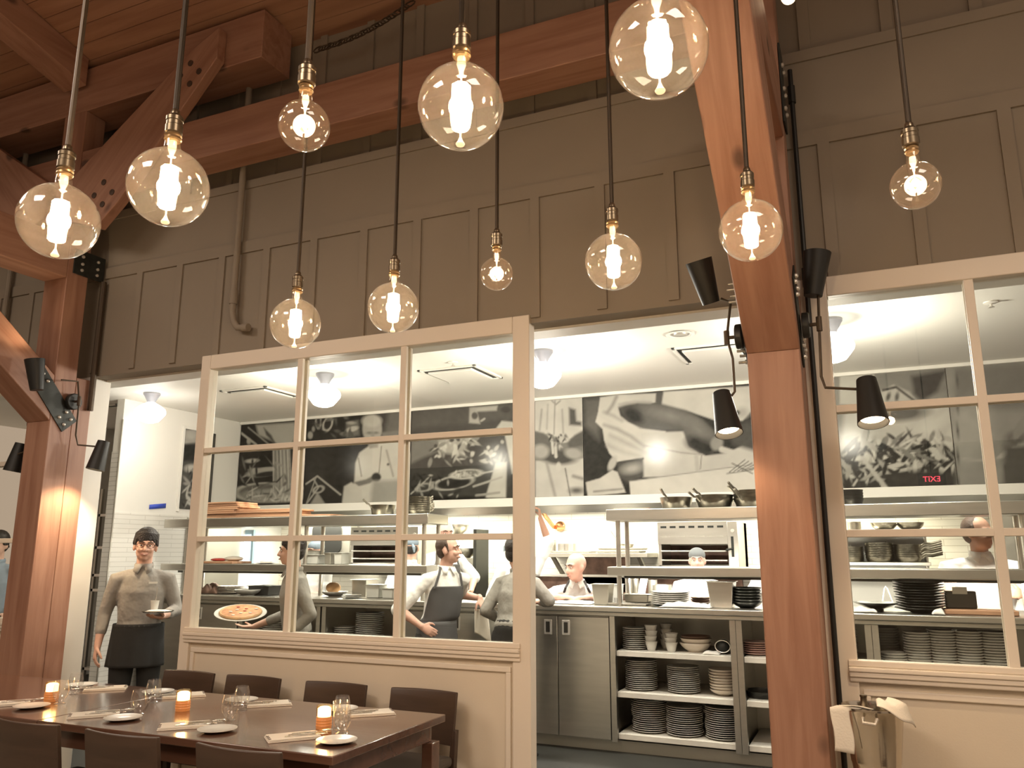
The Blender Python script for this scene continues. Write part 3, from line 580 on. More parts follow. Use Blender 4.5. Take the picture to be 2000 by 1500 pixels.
sh3 = [('p', .10, [(802, 800), (1045, 785), (1045, 812), (802, 838)], 5), ('p', .55, [(920, 796), (972, 792), (970, 802), (930, 804)], 2), ('p', .5, [(917, 796), (930, 797), (938, 828), (916, 826)], 2), ('e', .1, 927, 812, 6, 7, 0), ('l', .5, [(940, 822), (946, 818)], 2),
  ('p', .22, [(802, 862), (870, 850), (870, 875), (802, 905)], 4), ('p', .45, [(856, 858), (908, 850), (914, 892), (862, 884)], 4)] + leaves(8, 70, (835, 855, 985, 905), (.65, .5, .08, .7, .3), (3, 11), (1.5, 4)) + \
  [('p', .72, [(985, 845), (1045, 820), (1045, 930), (1000, 925), (992, 880)], 2), ('p', .66, [(948, 972), (968, 905), (990, 902), (988, 972)], 2), ('e', .10, 989, 808, 9, 14, 0), ('e', .05, 988, 800, 9, 6, 0), ('p', .70, [(968, 838), (980, 822), (1002, 824), (1045, 815), (1045, 842)], 2),
   ('e', .04, 885, 945, 40, 14, -8, 2), ('r', .55, 885, 943, 38, 12, -10), ('e', .03, 890, 945, 30, 8, -10), ('r', .68, 911, 926, 28, 8, -6), ('e', .5, 911, 926, 22, 4.5, -6)] + leaves(9, 24, (890, 921, 932, 930), (.75, .2, .6), (2, 5), (1, 2)) + \
  [('l', .6, [(937, 925), (975, 918)], 1.4), ('l', .5, [(925, 950), (980, 932)], 2), ('l', .4, [(930, 968), (975, 962)], 2.4), ('l', .5, [(802, 965), (830, 940)], 1.2), ('r', .4, 828, 952, 16, 7, -10), ('l', .02, [(802, 972), (945, 975)], 5, 3), ('e', .05, 930, 876, 18, 6, 0)] + leaves(11, 30, (804, 925, 900, 970), (.03, .35, .5, .02), (2, 9), (1, 2))
sh4 = [('p', W_, [(1044, 783), (1140, 776), (1140, 842), (1112, 858), (1078, 852), (1044, 842)], 2), ('p', .66, [(1046, 900), (1140, 895), (1140, 972), (1046, 972)], 2), ('l', .32, [(1084, 783), (1082, 848)], 1, 1.4), ('l', .4, [(1094, 783), (1086, 790), (1078, 783)], 1.5), ('p', .14, [(1111, 796), (1124, 800), (1126, 822), (1136, 824), (1136, 832), (1112, 830)], 3),
  ('p', .17, [(1044, 842), (1062, 846), (1080, 862), (1078, 880), (1044, 868)], 3), ('p', .14, [(1140, 840), (1122, 850), (1108, 866), (1112, 876), (1140, 870)], 3), ('e', .10, 1090, 893, 36, 14, 4, 4), ('e', .5, 1056, 882, 16, 14, 0, 4), ('e', .5, 1120, 886, 17, 10, 10, 3), ('e', .6, 1100, 858, 12, 7, 0), ('l', .7, [(1078, 860), (1080, 885)], 2.2), ('l', .65, [(1084, 866), (1086, 892)], 3)] + leaves(12, 22, (1074, 848, 1108, 872), (.05, .2, .6), (2, 6), (1, 2)) + \
  [('l', .35, [(1068, 905), (1085, 972)], 2, 3), ('l', .2, [(1104, 915), (1114, 970)], 1.2), ('l', .3, [(1120, 930), (1138, 935)], 3, 3), ('e', .15, 1126, 958, 13, 6, 0, 4), ('e', .7, 1091, 912, 5, 9, 0), ('l', .4, [(1058, 800), (1054, 840)], 1.5, 2), ('l', .45, [(1070, 790), (1068, 838)], 1.2, 2), ('l', .4, [(1098, 800), (1100, 846)], 1.2, 2)]
sh5 = [('p', .16, [(1140, 778), (1175, 775), (1170, 860), (1140, 830)], 8), ('p', W_, [(1172, 776), (1205, 771), (1282, 768), (1282, 786), (1240, 796), (1208, 797), (1212, 812), (1228, 824), (1256, 836), (1300, 842), (1300, 890), (1255, 896), (1205, 902), (1190, 885), (1180, 860), (1177, 838), (1163, 824), (1168, 805)], 1.5),
  ('p', .12, [(1282, 766), (1298, 765), (1296, 792), (1280, 786)], 2), ('p', .72, [(1296, 765), (1600, 745), (1600, 820), (1470, 800), (1450, 822), (1400, 822), (1350, 805), (1292, 792)], 2), ('p', .66, [(1252, 846), (1336, 842), (1346, 872), (1378, 890), (1420, 885), (1470, 860), (1600, 860), (1600, 925), (1256, 932)], 2),
  ('p', .15, [(1208, 795), (1245, 786), (1290, 788), (1340, 801), (1372, 818), (1396, 842), (1402, 866), (1392, 884), (1366, 884), (1345, 868), (1333, 840), (1290, 840), (1250, 836), (1222, 818)], 3), ('e', .06, 1232, 806, 18, 14, 30, 8), ('e', .03, 1240, 815, 16, 10, 30, 6), ('e', .04, 1366, 866, 26, 15, 10, 6), ('e', .04, 1382, 876, 16, 9, -20, 4), ('e', .30, 1310, 812, 34, 8, 14, 9), ('e', .26, 1365, 840, 24, 10, 35, 10),
  ('p', .10, [(1206, 904), (1256, 894), (1257, 930), (1226, 944), (1208, 930)], 3), ('l', .08, [(1210, 903), (1256, 896)], 1.6), ('e', .45, 1234, 915, 18, 9, -10, 6), ('p', .66, [(1144, 942), (1172, 934), (1196, 918), (1206, 922), (1222, 962), (1148, 970)], 1.5), ('l', .25, [(1160, 960), (1215, 955)], 1.5, 2), ('e', .55, 1196, 905, 7, 15, 25, 2), ('p', .76, [(1229, 940), (1440, 910), (1600, 893), (1600, 970), (1232, 970)], 1.2), ('l', .3, [(1229, 940), (1440, 911), (1600, 894)], .8, 1.2),
  ('l', .30, [(1180, 830), (1205, 838), (1232, 852), (1258, 872)], 1.6, 5), ('l', .45, [(1192, 850), (1225, 866), (1262, 884)], 1.5, 6), ('l', .45, [(1210, 790), (1240, 784), (1270, 786)], 1, 4), ('l', .3, [(1204, 775), (1196, 792), (1186, 806)], 2, 4), ('l', .4, [(1180, 805), (1198, 812), (1215, 822)], 1.5, 5), ('l', .5, [(1188, 870), (1220, 884), (1250, 890)], 2, 6), ('l', .4, [(1258, 870), (1330, 884), (1372, 888)], 1.3, 1.6), ('l', .55, [(1360, 892), (1362, 918)], 4, 2), ('l', .3, [(1370, 890), (1368, 916)], 1, 1),
  ('p', .10, [(1420, 830), (1600, 800), (1600, 885), (1470, 880), (1430, 868)], 5), ('e', .35, 1400, 866, 12, 14, 20, 3), ('l', .66, [(1410, 878), (1480, 900)], 6, 2), ('e', .5, 1450, 806, 12, 10, 0, 6), ('e', .08, 1438, 806, 7, 5, 0, 2)] + [('l', .12, [(1425+8*k, 922-k), (1455+7*k, 898+3*k)], .9) for k in range(6)] + [('l', .1, [(1430, 905), (1470, 925)], 1), ('l', .15, [(1420, 925), (1470, 918)], .9)]
sh6 = [('p', .62, [(1640, 735), (1700, 730), (1690, 790), (1640, 790)], 2), ('e', .07, 1690, 762, 14, 22, 10, 3), ('l', .7, [(1705, 733), (1712, 790)], 2), ('p', .25, [(1712, 730), (1865, 718), (1865, 760), (1790, 780), (1720, 760)], 6), ('p', .58, [(1720, 765), (1745, 752), (1775, 765), (1790, 782), (1720, 790)], 3), ('p', .05, [(1780, 735), (1850, 722), (1830, 765), (1800, 785), (1785, 770)], 5), ('l', .08, [(1725, 762), (1750, 756), (1785, 782)], 2.5), ('e', .12, 1735, 775, 4, 9, 20, 2), ('e', .12, 1752, 775, 4, 9, 10, 2),
  ('p', .60, [(1650, 800), (1865, 788), (1865, 880), (1640, 880)], 6), ('e', .12, 1765, 808, 45, 14, -6, 6), ('e', .7, 1820, 830, 30, 14, -25, 6), ('p', .05, [(1645, 880), (1865, 870), (1865, 958), (1650, 962)], 6)] + leaves(21, 190, (1648, 852, 1865, 925), (.66, .05, .5, .03, .72, .25, .04), (6, 24), (2, 6)) + leaves(22, 50, (1650, 905, 1750, 955), (.62, .04, .06, .45), (8, 22), (2, 5)) + [('e', .06, 1800, 935, 70, 16, 0, 6), ('l', .6, [(1685, 895), (1720, 940), (1732, 955)], 4, 2)]
sh7 = [('p', .22, [(1866, 720), (2300, 690), (2300, 800), (1866, 800)], 8), ('e', .45, 1895, 840, 40, 60, 10, 14), ('l', .1, [(1869, 715), (1872, 960)], 1.2), ('e', .15, 1985, 855, 22, 14, -15, 6)] + leaves(31, 40, (1960, 800, 2300, 940), (.5, .1, .3, .6), (14, 34), (4, 12)) + [('p', .12, [(1960, 870), (2300, 860), (2300, 955), (1960, 958)], 8), ('l', .5, [(1880, 897), (1935, 900)], 2, 2)]
names = [('black-and-white mural of noodles lifted from a bowl, leftmost on the hood', Dk, sh1), ('black-and-white mural of a chef in a white coat, hands folded', Dk, sh2), ('black-and-white mural of frying pans on a stove', .06, sh3), ('narrow black-and-white mural of an aproned torso with cupped hands', .25, sh4), ('large black-and-white mural of a forearm over a cutting board', .045, sh5), ('black-and-white mural of hands over scattered herbs, seen through the right window', .30, sh6), ('grey blurred mural at the far right of the hood', .34, sh7)]
for i, (l, b, s) in enumerate(names):
    mural(l, (xs[i]+.004, YM, ZM0), (xs[i+1]-.004, YM, ZM1), b, s, seed=i+2, step=.0105 if i < 6 else .02)
shp = [('p', .5, [(358, 840), (400, 835), (400, 862), (358, 868)], 3), ('p', .05, [(358, 868), (400, 866), (400, 900), (358, 900)], 3), ('e', .62, 375, 915, 14, 8, 0, 3), ('e', .6, 374, 850, 10, 8, 0, 3), ('r', .7, 382, 960, 16, 28, 15), ('r', .5, 384, 955, 10, 18, 10)] + leaves(41, 40, (356, 905, 402, 992), (.7, .06, .4, .1), (3, 12), (1, 3))
mural('black-and-white picture hung on the white side wall behind the waiter', (-7.382, aX(357, 900, -7.39).y, 2.05), (-7.382, 7.55, 2.99), .12, shp, fix='X', name='wall_picture', seed=40, frame=True)
# the hood itself
hd = thing('exhaust_hood', 'long white exhaust hood carrying the photo murals', 'range hood', (-2.2, 8.0, 2.0))
M().box((-7.39, 8.01, 2.085), (3.3, 8.06, 3.199)).build('hood_front', 'white', hd, bevel=.004)
M().box((-7.39, 7.96, 3.165), (3.3, 8.01, 3.199)).build('top_trim', 'white', hd, bevel=.003)
M().box((-7.39, 7.955, 2.03), (3.3, 8.01, 2.122)).build('lower_rail', 'white', hd, bevel=.004)
M().px([(7.99, 2.03), (8.04, 1.955), (8.05, 1.955), (8.06, 2.03)], -7.39, 3.3).build('hood_lip', 'steel', hd)
tag(M().box((-3.75, 8.07, 2.025), (2.9, 8.12, 2.065)).build('light_strip', 'strip', bevel=.005), 'long glowing light strip under the right part of the hood', 'light fixture')
tag(M().box((-6.9, 8.07, 2.025), (-4.2, 8.12, 2.065)).build('light_strip', 'strip', bevel=.005), 'long glowing light strip under the left part of the hood', 'light fixture')
# tape on the side wall
tp = aX(307, 991, -7.39); tag(M().add([(-7.388, tp.y-.11, tp.z-.025), (-7.388, tp.y+.12, tp.z+.0), (-7.388, tp.y+.12, tp.z+.052), (-7.388, tp.y-.11, tp.z+.025)], [(0, 1, 2, 3)]).build('painter_tape', 'tape', solid=.002), 'strip of blue painter tape on the white side wall', 'tape')
# ================================================================ pass counter
ct = thing('pass_counter', 'long stainless pass counter running the width of the kitchen', 'counter', (-2, 6.5, 0))
M().box((-7.2, 6.47, 1.075), (3.2, 7.30, 1.120)).build('counter_top', 'steel', ct, bevel=.006)
M().box((-7.2, 6.485, 1.045), (3.2, 6.50, 1.074)).build('drip_edge', 'steel2', ct, bevel=.003)
M().box((-7.2, 6.60, 0), (3.2, 7.25, .085)).build('plinth', 'steel2', ct)
def xq(x, y): return aY(x, y, 6.5).x
def cabinet(name, label, x0, x1, split):
    r = thing(name, label, 'cabinet', (x0, 6.5, .09)); M().box((x0+.01, 6.535, .09), (x1-.01, 7.24, 1.04)).build('cabinet_body', 'steel2', r)
    for a, b, hx in split:
        d_ = M().box((a+.004, 6.505, .10), (b-.004, 6.533, 1.03)).build('door', 'steel', r, bevel=.003)
        M().box((hx-.035, 6.498, .88), (hx+.035, 6.505, 1.0)).build('handle_recess', 'bolt', d_, bevel=.003); M().box((hx-.018, 6.494, .90), (hx+.018, 6.4985, .985)).build('handle_pull', 'dsteel', d_, bevel=.002)
    return r
cabinet('steel_cabinet', 'two-door stainless cabinet under the counter beside the glazed partition', -3.02, -2.03, [(-3.02, -2.475, -2.56), (-2.475, -2.03, -2.40)])
cabinet('steel_cabinet', 'stainless cabinet under the counter behind the leaning chef', -3.95, -3.04, [(-3.95, -3.5, -3.58), (-3.5, -3.04, -3.42)])
cabinet('steel_cabinet', 'dark stainless cabinet under the counter behind the pizza', -7.15, -5.9, [(-7.15, -6.5, -6.6), (-6.5, -5.9, -6.4)])
def openunit(label, x0, x1, shelves, posts=True):
    r = thing('open_shelf_unit', label, 'shelf', (x0, 6.5, .09))
    M().box((x0, 7.20, .09), (x1, 7.24, 1.04)).build('back_panel', 'steel2', r); 
    for x in (x0, x1-.045): M().box((x, 6.505, .088), (x+.045, 6.55, 1.044)).box((x+.02, 6.55, .09), (x+.024, 7.2, 1.04)).build('side_panel', 'steel', r, bevel=.002, smooth=False)
    for z in shelves: M().box((x0+.046, 6.53, z-.042), (x1-.046, 7.19, z)).build('shelf_board', 'linenshelf', r, bevel=.003)
    return r
MT['linenshelf'] = pbr('pale_shelf', (.66, .63, .56), .5, noise=.08, nscale=6)
ZS = (.775, .462, .150)
openunit('open stainless unit with three shelves of plates, in the kitchen opening', -2.028, -1.03, ZS)
openunit('open shelf unit half hidden by the right post', -1.028, -.08, ZS)
openunit('open shelf unit with tall white plate stacks behind the right window', -.078, 1.6, (.70, .15))
openunit('open shelf unit with plate stacks behind the middle lower panes', -4.87, -3.96, (.69, .25))
openunit('dark open shelf unit behind the blurred waiter', -5.88, -4.89, (.70, .25))
# overshelves on posts
def overshelf(label, x0, x1, posts):
    r = thing('pass_overshelf', label, 'shelf', ((x0+x1)/2, 6.6, 1.12))
    for z0, z1, y0 in ((1.81, 1.905, 6.6), (1.36, 1.432, 6.6)): M().box((x0, y0, z0), (x1, y0+.40, z1)).build('shelf_board', 'steel', r, bevel=.006)
    for x in posts:
        for y in (6.66, 6.93): M().tube([(x, y, 1.12), (x, y, 1.36)], .021, 12).tube([(x, y, 1.432), (x, y, 1.81)], .021, 12).build('post', 'steel', r)
    M().box((x0+.1, 6.75, 1.335), (x1-.1, 6.86, 1.36)).build('heat_lamp_housing', 'dsteel', r, bevel=.004)
    return r
overshelf('stainless two-tier overshelf at the right with pans on top', -2.065, 1.35, (-1.98, -.55, .95))
overshelf('stainless two-tier overshelf at the left with pizza boards on top', -7.1, -3.79, (-3.86, -5.22, -6.8))
# ================================================================ back line equipment
def broiler(label, x0, x1, z0, z1, Y):
    r = thing('broiler', label, 'oven', ((x0+x1)/2, Y, z0)); W = x1-x0; cp = x1-.13*W
    H = z1-z0
    M().box((x0, Y, z0+.52*H), (cp, Y+.59, z1)).box((x0, Y+.02, z0), (x0+.03, Y+.59, z0+.52*H)).box((x0, Y+.42, z0), (x1, Y+.59, z1)).box((x0, Y+.02, z0), (cp, Y+.59, z0+.03)).build('broiler_body', 'steel', r, smooth=False)
    M().box((x0+.035, Y+.40, z0+.04), (cp, Y+.56, z0+.5*H)).build('burner_cavity', 'brownmetal', r)
    M().box((cp+.002, Y-.01, z0), (x1, Y+.59, z1)).build('control_panel', 'steel', r, bevel=.004)
    for k in range(7):
        x = x0+.04*W+k*(cp-x0-.04*W)/7
        M().box((x, Y-.003, z1-.13*H), (x+.075*W, Y+.002, z1-.085*H)).build('vent_slot', 'dark', r); M().box((x, Y-.003, z1-.33*H), (x+.075*W, Y+.002, z1-.295*H)).build('vent_slot', 'steel2', r)
    M().box((x0+.03, Y-.02, z0+.36*H), (cp-.01, Y+.36, z0+.385*H)).build('grid_rack', 'steel2', r, bevel=.003); M().tube([(x0+.04, Y-.03, z0+.37*H), (cp-.02, Y-.03, z0+.37*H)], .009, 8).build('rack_handle', 'bolt', r)
    M().box((x0+.03, Y-.01, z0+.16*H), (cp-.01, Y+.36, z0+.19*H)).build('drip_tray', 'bolt', r, bevel=.003)
    M().box((cp+.035, Y-.013, z0+.25*H), (cp+.06, Y-.009, z0+.68*H)).build('lever_slot', 'dark', r); M().tube([(cp+.047, Y-.01, z0+.42*H), (cp-.01, Y-.06, z0+.40*H)], .01, 8).build('lever', 'blk', r)
    M().lathe([(.018, 0), (.018, .012), (.0001, .013)], seg=14, m=Matrix.Translation((x1-.05, Y-.012, z0+.8*H)) @ Matrix.Rotation(PI/2, 4, 'X')).build('knob', 'bolt', r)
    return r
MT['brownmetal'] = pbr('heat_stained_steel', (.20, .12, .09), .5, .5, noise=.4, nscale=9)
a, b = aY(1287, 1110, 8.3), aY(1440, 1018, 8.3); broiler('wide stainless overhead broiler behind the chef in the grey cap', a.x, b.x, a.z, b.z, 8.3)
a, b = aY(683, 1104, 8.3), aY(818, 1028, 8.3); broiler('stainless overhead broiler seen through the middle lower panes', a.x, b.x, a.z, b.z, 8.3)
# wall shelf with brackets and trays
sh = thing('wall_shelf', 'stainless bracketed wall shelf with trays behind the bald chef', 'shelf', (-2.9, 8.6, 1.5)); a, b = aY(1058, 1080, 8.45), aY(1264, 1072, 8.45)
M().box((a.x, 8.45, a.z-.045), (b.x, 8.9, a.z)).build('shelf_board', 'steel2', sh, bevel=.003); ZW = a.z
for x in (a.x+.10, b.x-.12): M().prism([(8.86, ZW-.30), (8.89, ZW-.33), (8.89, ZW-.28), (8.52, ZW-.046), (8.46, ZW-.046)], lambda p: (x, p[0], p[1]), lambda p: (x+.04, p[0], p[1])).build('bracket', 'steel2', sh)
M().box((a.x+.25, 8.82, 1.12), (b.x-.32, 8.895, ZW-.05)).build('steel_splash', 'brownmetal', sh)
# ranges and lower back line
rg = thing('cooking_range', 'stainless cooking range line along the back wall', 'stove', (-2.5, 8.3, 0)); M().box((-7.2, 8.2, 0), (3.2, 8.88, .90)).build('range_body', 'steel2', rg, bevel=.005)
M().box((-7.2, 8.18, .90), (3.2, 8.88, .93)).build('range_top', 'dsteel', rg, bevel=.004); M().box((-3.9, 8.82, .93), (-1.3, 8.88, 1.28)).build('splash_guard', 'brownmetal', rg); M().box((-4.1, 8.72, 1.28), (.3, 8.88, 1.31)).build('high_shelf', 'steel', rg, bevel=.003)
# pot filler
pf = thing('copper_pipe', 'copper pot-filler pipe on the tiled back wall, held by a raised hand', 'pipe', (-3.6, 8.6, 1.9)); A_ = aY(1047, 982, 8.55); B_ = aY(1058, 998, 8.5); C_ = aY(1068, 1012, 8.6); D_ = aY(1086, 1030, 8.75)
M().tube([(B_.x-.12, B_.y, B_.z+.06), B_, C_, (D_.x-.03, D_.y, D_.z+.005), D_], .024, 12).build('pipe_arm', 'copper', pf); M().lathe([(.06, 0), (.055, .02), (.035, .035), (.03, .05), (.03, .08)], seg=20, m=Matrix.Translation((aY(1094, 1028, 8.88).x, 8.885, aY(1094, 1028, 8.88).z)) @ Matrix.Rotation(PI/2, 4, 'X')).build('flange', 'copper', pf)
M().tube([(D_.x, D_.y, D_.z), (D_.x+.05, 8.86, D_.z)], .022, 10).build('elbow', 'copper', pf)
# swing door with dark rounded window, second one further right, steel panels and a bright order screen at the far left
def porthole(label, x0, x1, y0, y1, Y, frame=True):
    a, b = aY(x0, y1, Y), aY(x1, y0, Y); r = thing('wall_cabinet', label, 'cabinet', ((a.x+b.x)/2, Y, a.z)); M().box((a.x-.12, Y, a.z-.15), (b.x+.12, Y+.16, b.z+.12)).build('cabinet_body', 'steel2', r, bevel=.004)
    P_ = []; rr = .07
    for cx, cz, s0 in ((b.x-rr, b.z-rr, 0), (a.x+rr, b.z-rr, 1), (a.x+rr, a.z+rr, 2), (b.x-rr, a.z+rr, 3)):
        for k in range(6): an = s0*PI/2+PI/2*k/5; P_.append((cx+rr*math.cos(an), cz+rr*math.sin(an)))
    M().py(P_, Y-.015, Y-.002).build('dark_window', 'blk', r, bevel=.004)
porthole('pale cabinet with a dark rounded window behind the middle left pane', 609, 669, 1023, 1080, 8.6)
porthole('cabinet with a dark rounded window at the right edge of the photo', 1986, 2050, 998, 1085, 8.6)
a, b = aY(456, 1096, 8.2), aY(491, 1044, 8.2); r = thing('order_screen', 'bright bluish screen in a blue-grey frame through the lower left pane', 'screen', (a.x, 8.2, a.z)); M().box((a.x-.02, 8.2, a.z-.03), (b.x+.035, 8.24, b.z+.06)).build('screen_frame', 'frost', r, bevel=.004); M().box((a.x, 8.19, a.z), (b.x, 8.199, b.z)).build('screen_panel', 'screen', r)
M().box((a.x+.1, 8.24, .935), (a.x+.16, 8.28, a.z+.1)).build('stand', 'steel2', r)
# shelving with pans at the right end of the back wall
def backshelf(label, x0, x1, zs, Y):
    r = thing('steel_shelving', label, 'shelf', (x0, Y, 0.931)); 
    for z in zs: M().box((x0, Y, z-.03), (x1, Y+.32, z)).build('shelf_board', 'steel', r, bevel=.003)
    for x in (x0+.02, x1-.02): M().tube([(x, Y+.28, .931), (x, Y+.28, zs[0]+.02)], .014, 8).build('upright', 'steel', r)
    M().box((x0, Y+.325, .94), (x1, Y+.335, zs[0]+.03)).build('back_sheet', 'white', r)
    return r
z1_, z2_ = aY(1700, 1037, 8.2).z, aY(1700, 1098, 8.2).z
backshelf('steel shelving with stacked pans seen through the right window', aY(1560, 1037, 8.2).x, aY(1812, 1037, 8.2).x, (z1_, z2_), 8.2)
# left rack with black pots behind the doorway edge
r = thing('storage_rack', 'tall rack with dark pots beyond the doorway, left of the side wall', 'rack', (-7.9, 6.9, 0))
xa, xb = -8.5, -7.75
for z in (.25, 1.13, 1.30, 1.62, 2.0): M().box((xa, 6.9, z-.03), (xb, 7.4, z)).build('rack_shelf', 'bolt', r)
for x in (xa, xb-.03): M().box((x, 6.9, 0), (x+.03, 6.93, 2.3)).build('rack_post', 'steel2', r)
M().box((xa, 7.42, 0), (xb, 7.44, 2.4)).build('back_panel', 'white', r)
for i, (x, z, rr, h) in enumerate([(-7.95, 1.62, .13, .20), (-8.25, 1.62, .12, .18), (-7.95, 2.0, .14, .16), (-7.95, 1.30, .12, .22), (-7.92, .25, .15, .62), (-8.25, .25, .15, .5)]):
    P_ = thing('black_pot', 'black %s on the storage rack, %s' % ('bin' if h > .4 else 'pot', ['upper shelf by the side wall', 'upper shelf further left', 'on the very top shelf', 'below the top two shelves', 'tall, low beside the tiled wall end', 'tall, low and further left'][i]), 'pot', (x, 7.1, z)); M().lathe([(rr*.9, 0), (rr, h*.1), (rr, h), (rr+.008, h), (rr+.008, h+.01), (.0001, h+.012)], (x, 7.1, z), 20).build('pot_body', 'blk', P_); M().tube([(x-.04, 7.1, z+h+.012), (x-.03, 7.1, z+h+.035), (x+.03, 7.1, z+h+.035), (x+.04, 7.1, z+h+.012)], .006, 6).build('lid_handle', 'bolt', P_)
# stainless station behind the waiter
r = thing('prep_station', 'stainless prep station with open shelves behind the waiter', 'cabinet', (-7.1, 7.1, 0)); M().box((-7.37, 6.35, 1.05), (-7.21, 7.2, 1.10)).build('station_top', 'steel2', r, bevel=.004)
M().box((-7.37, 6.35, .55), (-7.21, 7.2, .58)).build('station_shelf', 'steel2', r, bevel=.004)
M().box((-7.25, 6.36, 0), (-7.215, 6.40, 1.05)).build('leg', 'steel2', r)
# ================================================================ dining tables, chairs and settings
def table(label, x0, x1, legs, y0=2.86, y1=3.80):
    r = thing('dining_table', label, 'table', ((x0+x1)/2, (y0+y1)/2, 0))
    M().box((x0, y0, .715), (x1, y1, .75)).build('tabletop', 'table', r, bevel=.004)
    a = M(); a.box((x0+.05, y0+.05, .63), (x1-.05, y0+.075, .715)).box((x0+.05, y1-.075, .63), (x1-.05, y1-.05, .715)).box((x0+.05, y0+.075, .63), (x0+.075, y1-.075, .715)).box((x1-.075, y0+.075, .63), (x1-.05, y1-.075, .715)); a.build('apron_frame', 'table', r, bevel=.002, smooth=False)
    for x in legs:
        for y in (y0+.02, y1-.095): M().box((x, y, 0), (x+.060, y+.075, .629)).build('leg', 'table', r, bevel=.004)
    return r
table('dark wooden dining table, its end corner in full view', -3.798, -2.055, (-3.40, -2.135))
table('dark wooden dining table at the left, beyond the seam with the other table', -5.47, -3.802, (-5.4, -3.929))
def make_chair():
    """sitter faces -Y; back at +Y"""
    r = thing('dining_chair', '', 'chair')
    def bk(u, v):
        x = -.215+.43*u; z = .53+.26*v; return (x, .185+.035*v - .05*(1-(2*u-1)**2)*-1*.5, z)
    m = M()
    n = 12; vs = []; fs = []
    for j, z in enumerate((.52, .56, .74, .782, .79)):
        for i in range(n+1):
            u = i/n; x = -.215+.43*u; c = .035*(1-(2*u-1)**2); y = .20+.04*((z-.52)/.27)+c; t = .011 if 0 < j < 4 else .008
            vs.append((x, y-t, z)); vs.append((x, y+t, z))
    W2 = 2*(n+1)
    for j in range(4):
        for i in range(n):
            a = j*W2+2*i; fs.append((a, a+2, a+W2+2, a+W2)); fs.append((a+1, a+W2+1, a+W2+3, a+3))
        a = j*W2; fs.append((a, a+W2, a+W2+1, a+1)); a = j*W2+2*n; fs.append((a, a+1, a+W2+1, a+W2))
    for i in range(n): fs.append((2*i, 2*i+1, 2*i+3, 2*i+2)); a = 4*W2+2*i; fs.append((a, a+2, a+3, a+1))
    m.add(vs, fs).build('backrest', 'chair', r, w=False, bevel=.003)
    for s in (-1, 1):
        M().prism([(.155, 0), (.19, 0), (.222, .45), (.235, .60), (.205, .60), (.185, .45)], lambda p: (s*.215-.016, p[0], p[1]), lambda p: (s*.215+.016, p[0], p[1])).build('leg', 'chair', r, w=False, bevel=.003)
        M().box((s*.205-.016, -.22, 0), (s*.205+.016, -.188, .42)).build('leg', 'chair', r, w=False, bevel=.003)
    M().box((-.21, -.215, .37), (.21, .18, .42)).build('seat_rail', 'chair', r, w=False, bevel=.004)
    M().box((-.225, -.24, .42), (.225, .19, .475)).build('seat', 'seat', r, w=False, bevel=.022)
    return r
ch = make_chair(); first = True
FAR = [(-4.155, 'far-side dining chair at the doorway end of the row, nearest the waiter'), (-3.625, 'far-side dining chair between the doorway chair and the middle one, against the panel'), (-2.995, 'far-side dining chair third along the panelled wall'), (-2.405, 'far-side dining chair at the table end with its seat and leg showing')]
for x, l in FAR:
    o = ch if first else dup(ch, (0, 0, 0)); first = False; o.location = (x, 3.935, 0); o.rotation_euler = (0, 0, random.uniform(-.03, .03)); o['label'] = l; o['group'] = 'dark chairs around the dining tables'
for x, l in [(-3.64, 'near-side dining chair at the bottom left corner, seen from behind'), (-3.035, 'near-side dining chair, second from left, seen from behind'), (-2.39, 'near-side dining chair closest to the table end, seen from behind')]:
    dup(ch, (x, 2.93, 0), l, PI, 'dark chairs around the dining tables')
dup(ch, (.55, 3.10, 0), 'chair barely showing at the bottom right corner', 2.6, 'dark chairs around the dining tables')
# ---- place settings
def make_plate(name, mat, R=.085, h=.014, seg=36):
    return M().lathe([(R*.55, 0), (R*.6, .002), (R*.78, .005), (R, h-.002), (R, h), (R*.97, h), (R*.72, .006), (.0001, .005)], seg=seg).build(name, mat, w=False, ang=50)
sp = make_plate('side_plate', 'china', .088)
def make_fork(kind):
    m = M(); L = .19
    if kind == 'knife': m.prism([(-.095, -.006), (-.02, -.007), (.09, -.009), (.097, 0), (.09, .004), (-.02, .006), (-.095, .006)], lambda p: (p[0], p[1], 0), lambda p: (p[0], p[1], .0025))
    else:
        m.prism([(-.095, -.006), (-.06, -.005), (.02, -.0025), (.035, -.010), (.045, -.012), (.045, .012), (.035, .010), (.02, .0025), (-.06, .005), (-.095, .006)], lambda p: (p[0], p[1], 0), lambda p: (p[0], p[1], .0025))
        if kind == 'fork':
            for k in range(4): m.box((.044, -.0115+k*.0064, .0005), (.09, -.0085+k*.0064, .0025))
        else: m.sph((.062, 0, .002), (.026, .017, .004), 14)
    return m
def make_napkin():
    r = thing('napkin', '', 'napkin')
    m = M()
    for k in range(3): m.box((-.115+.003*k, -.068+.002*k, .0042*k), (.115-.002*k, .068-.002*k, .0042*(k+1)-.0003))
    m.build('folded_linen', 'linen', r, w=False, bevel=.002)
    for k in range(3): M().box((-.112, -.05+.03*k, .0122), (-.100, -.036+.03*k, .0133)).build('stripe_mark', 'stripe', r, w=False)
    return r
nk = make_napkin(); cut = {k: make_fork(k).build(k, 'silver', w=False, bevel=.0008) for k in ('fork', 'knife', 'spoon')}
def make_tumbler():
    R = .040; pr = [(.0001, 0), (.028, 0), (.030, .002), (.024, .006), (.016, .010), (.022, .018), (.036, .040), (R, .060), (.038, .085), (.032, .112), (.0305, .118)]
    return M().shell(pr, seg=32).build('stemless_glass', 'glass', w=False, ang=80)
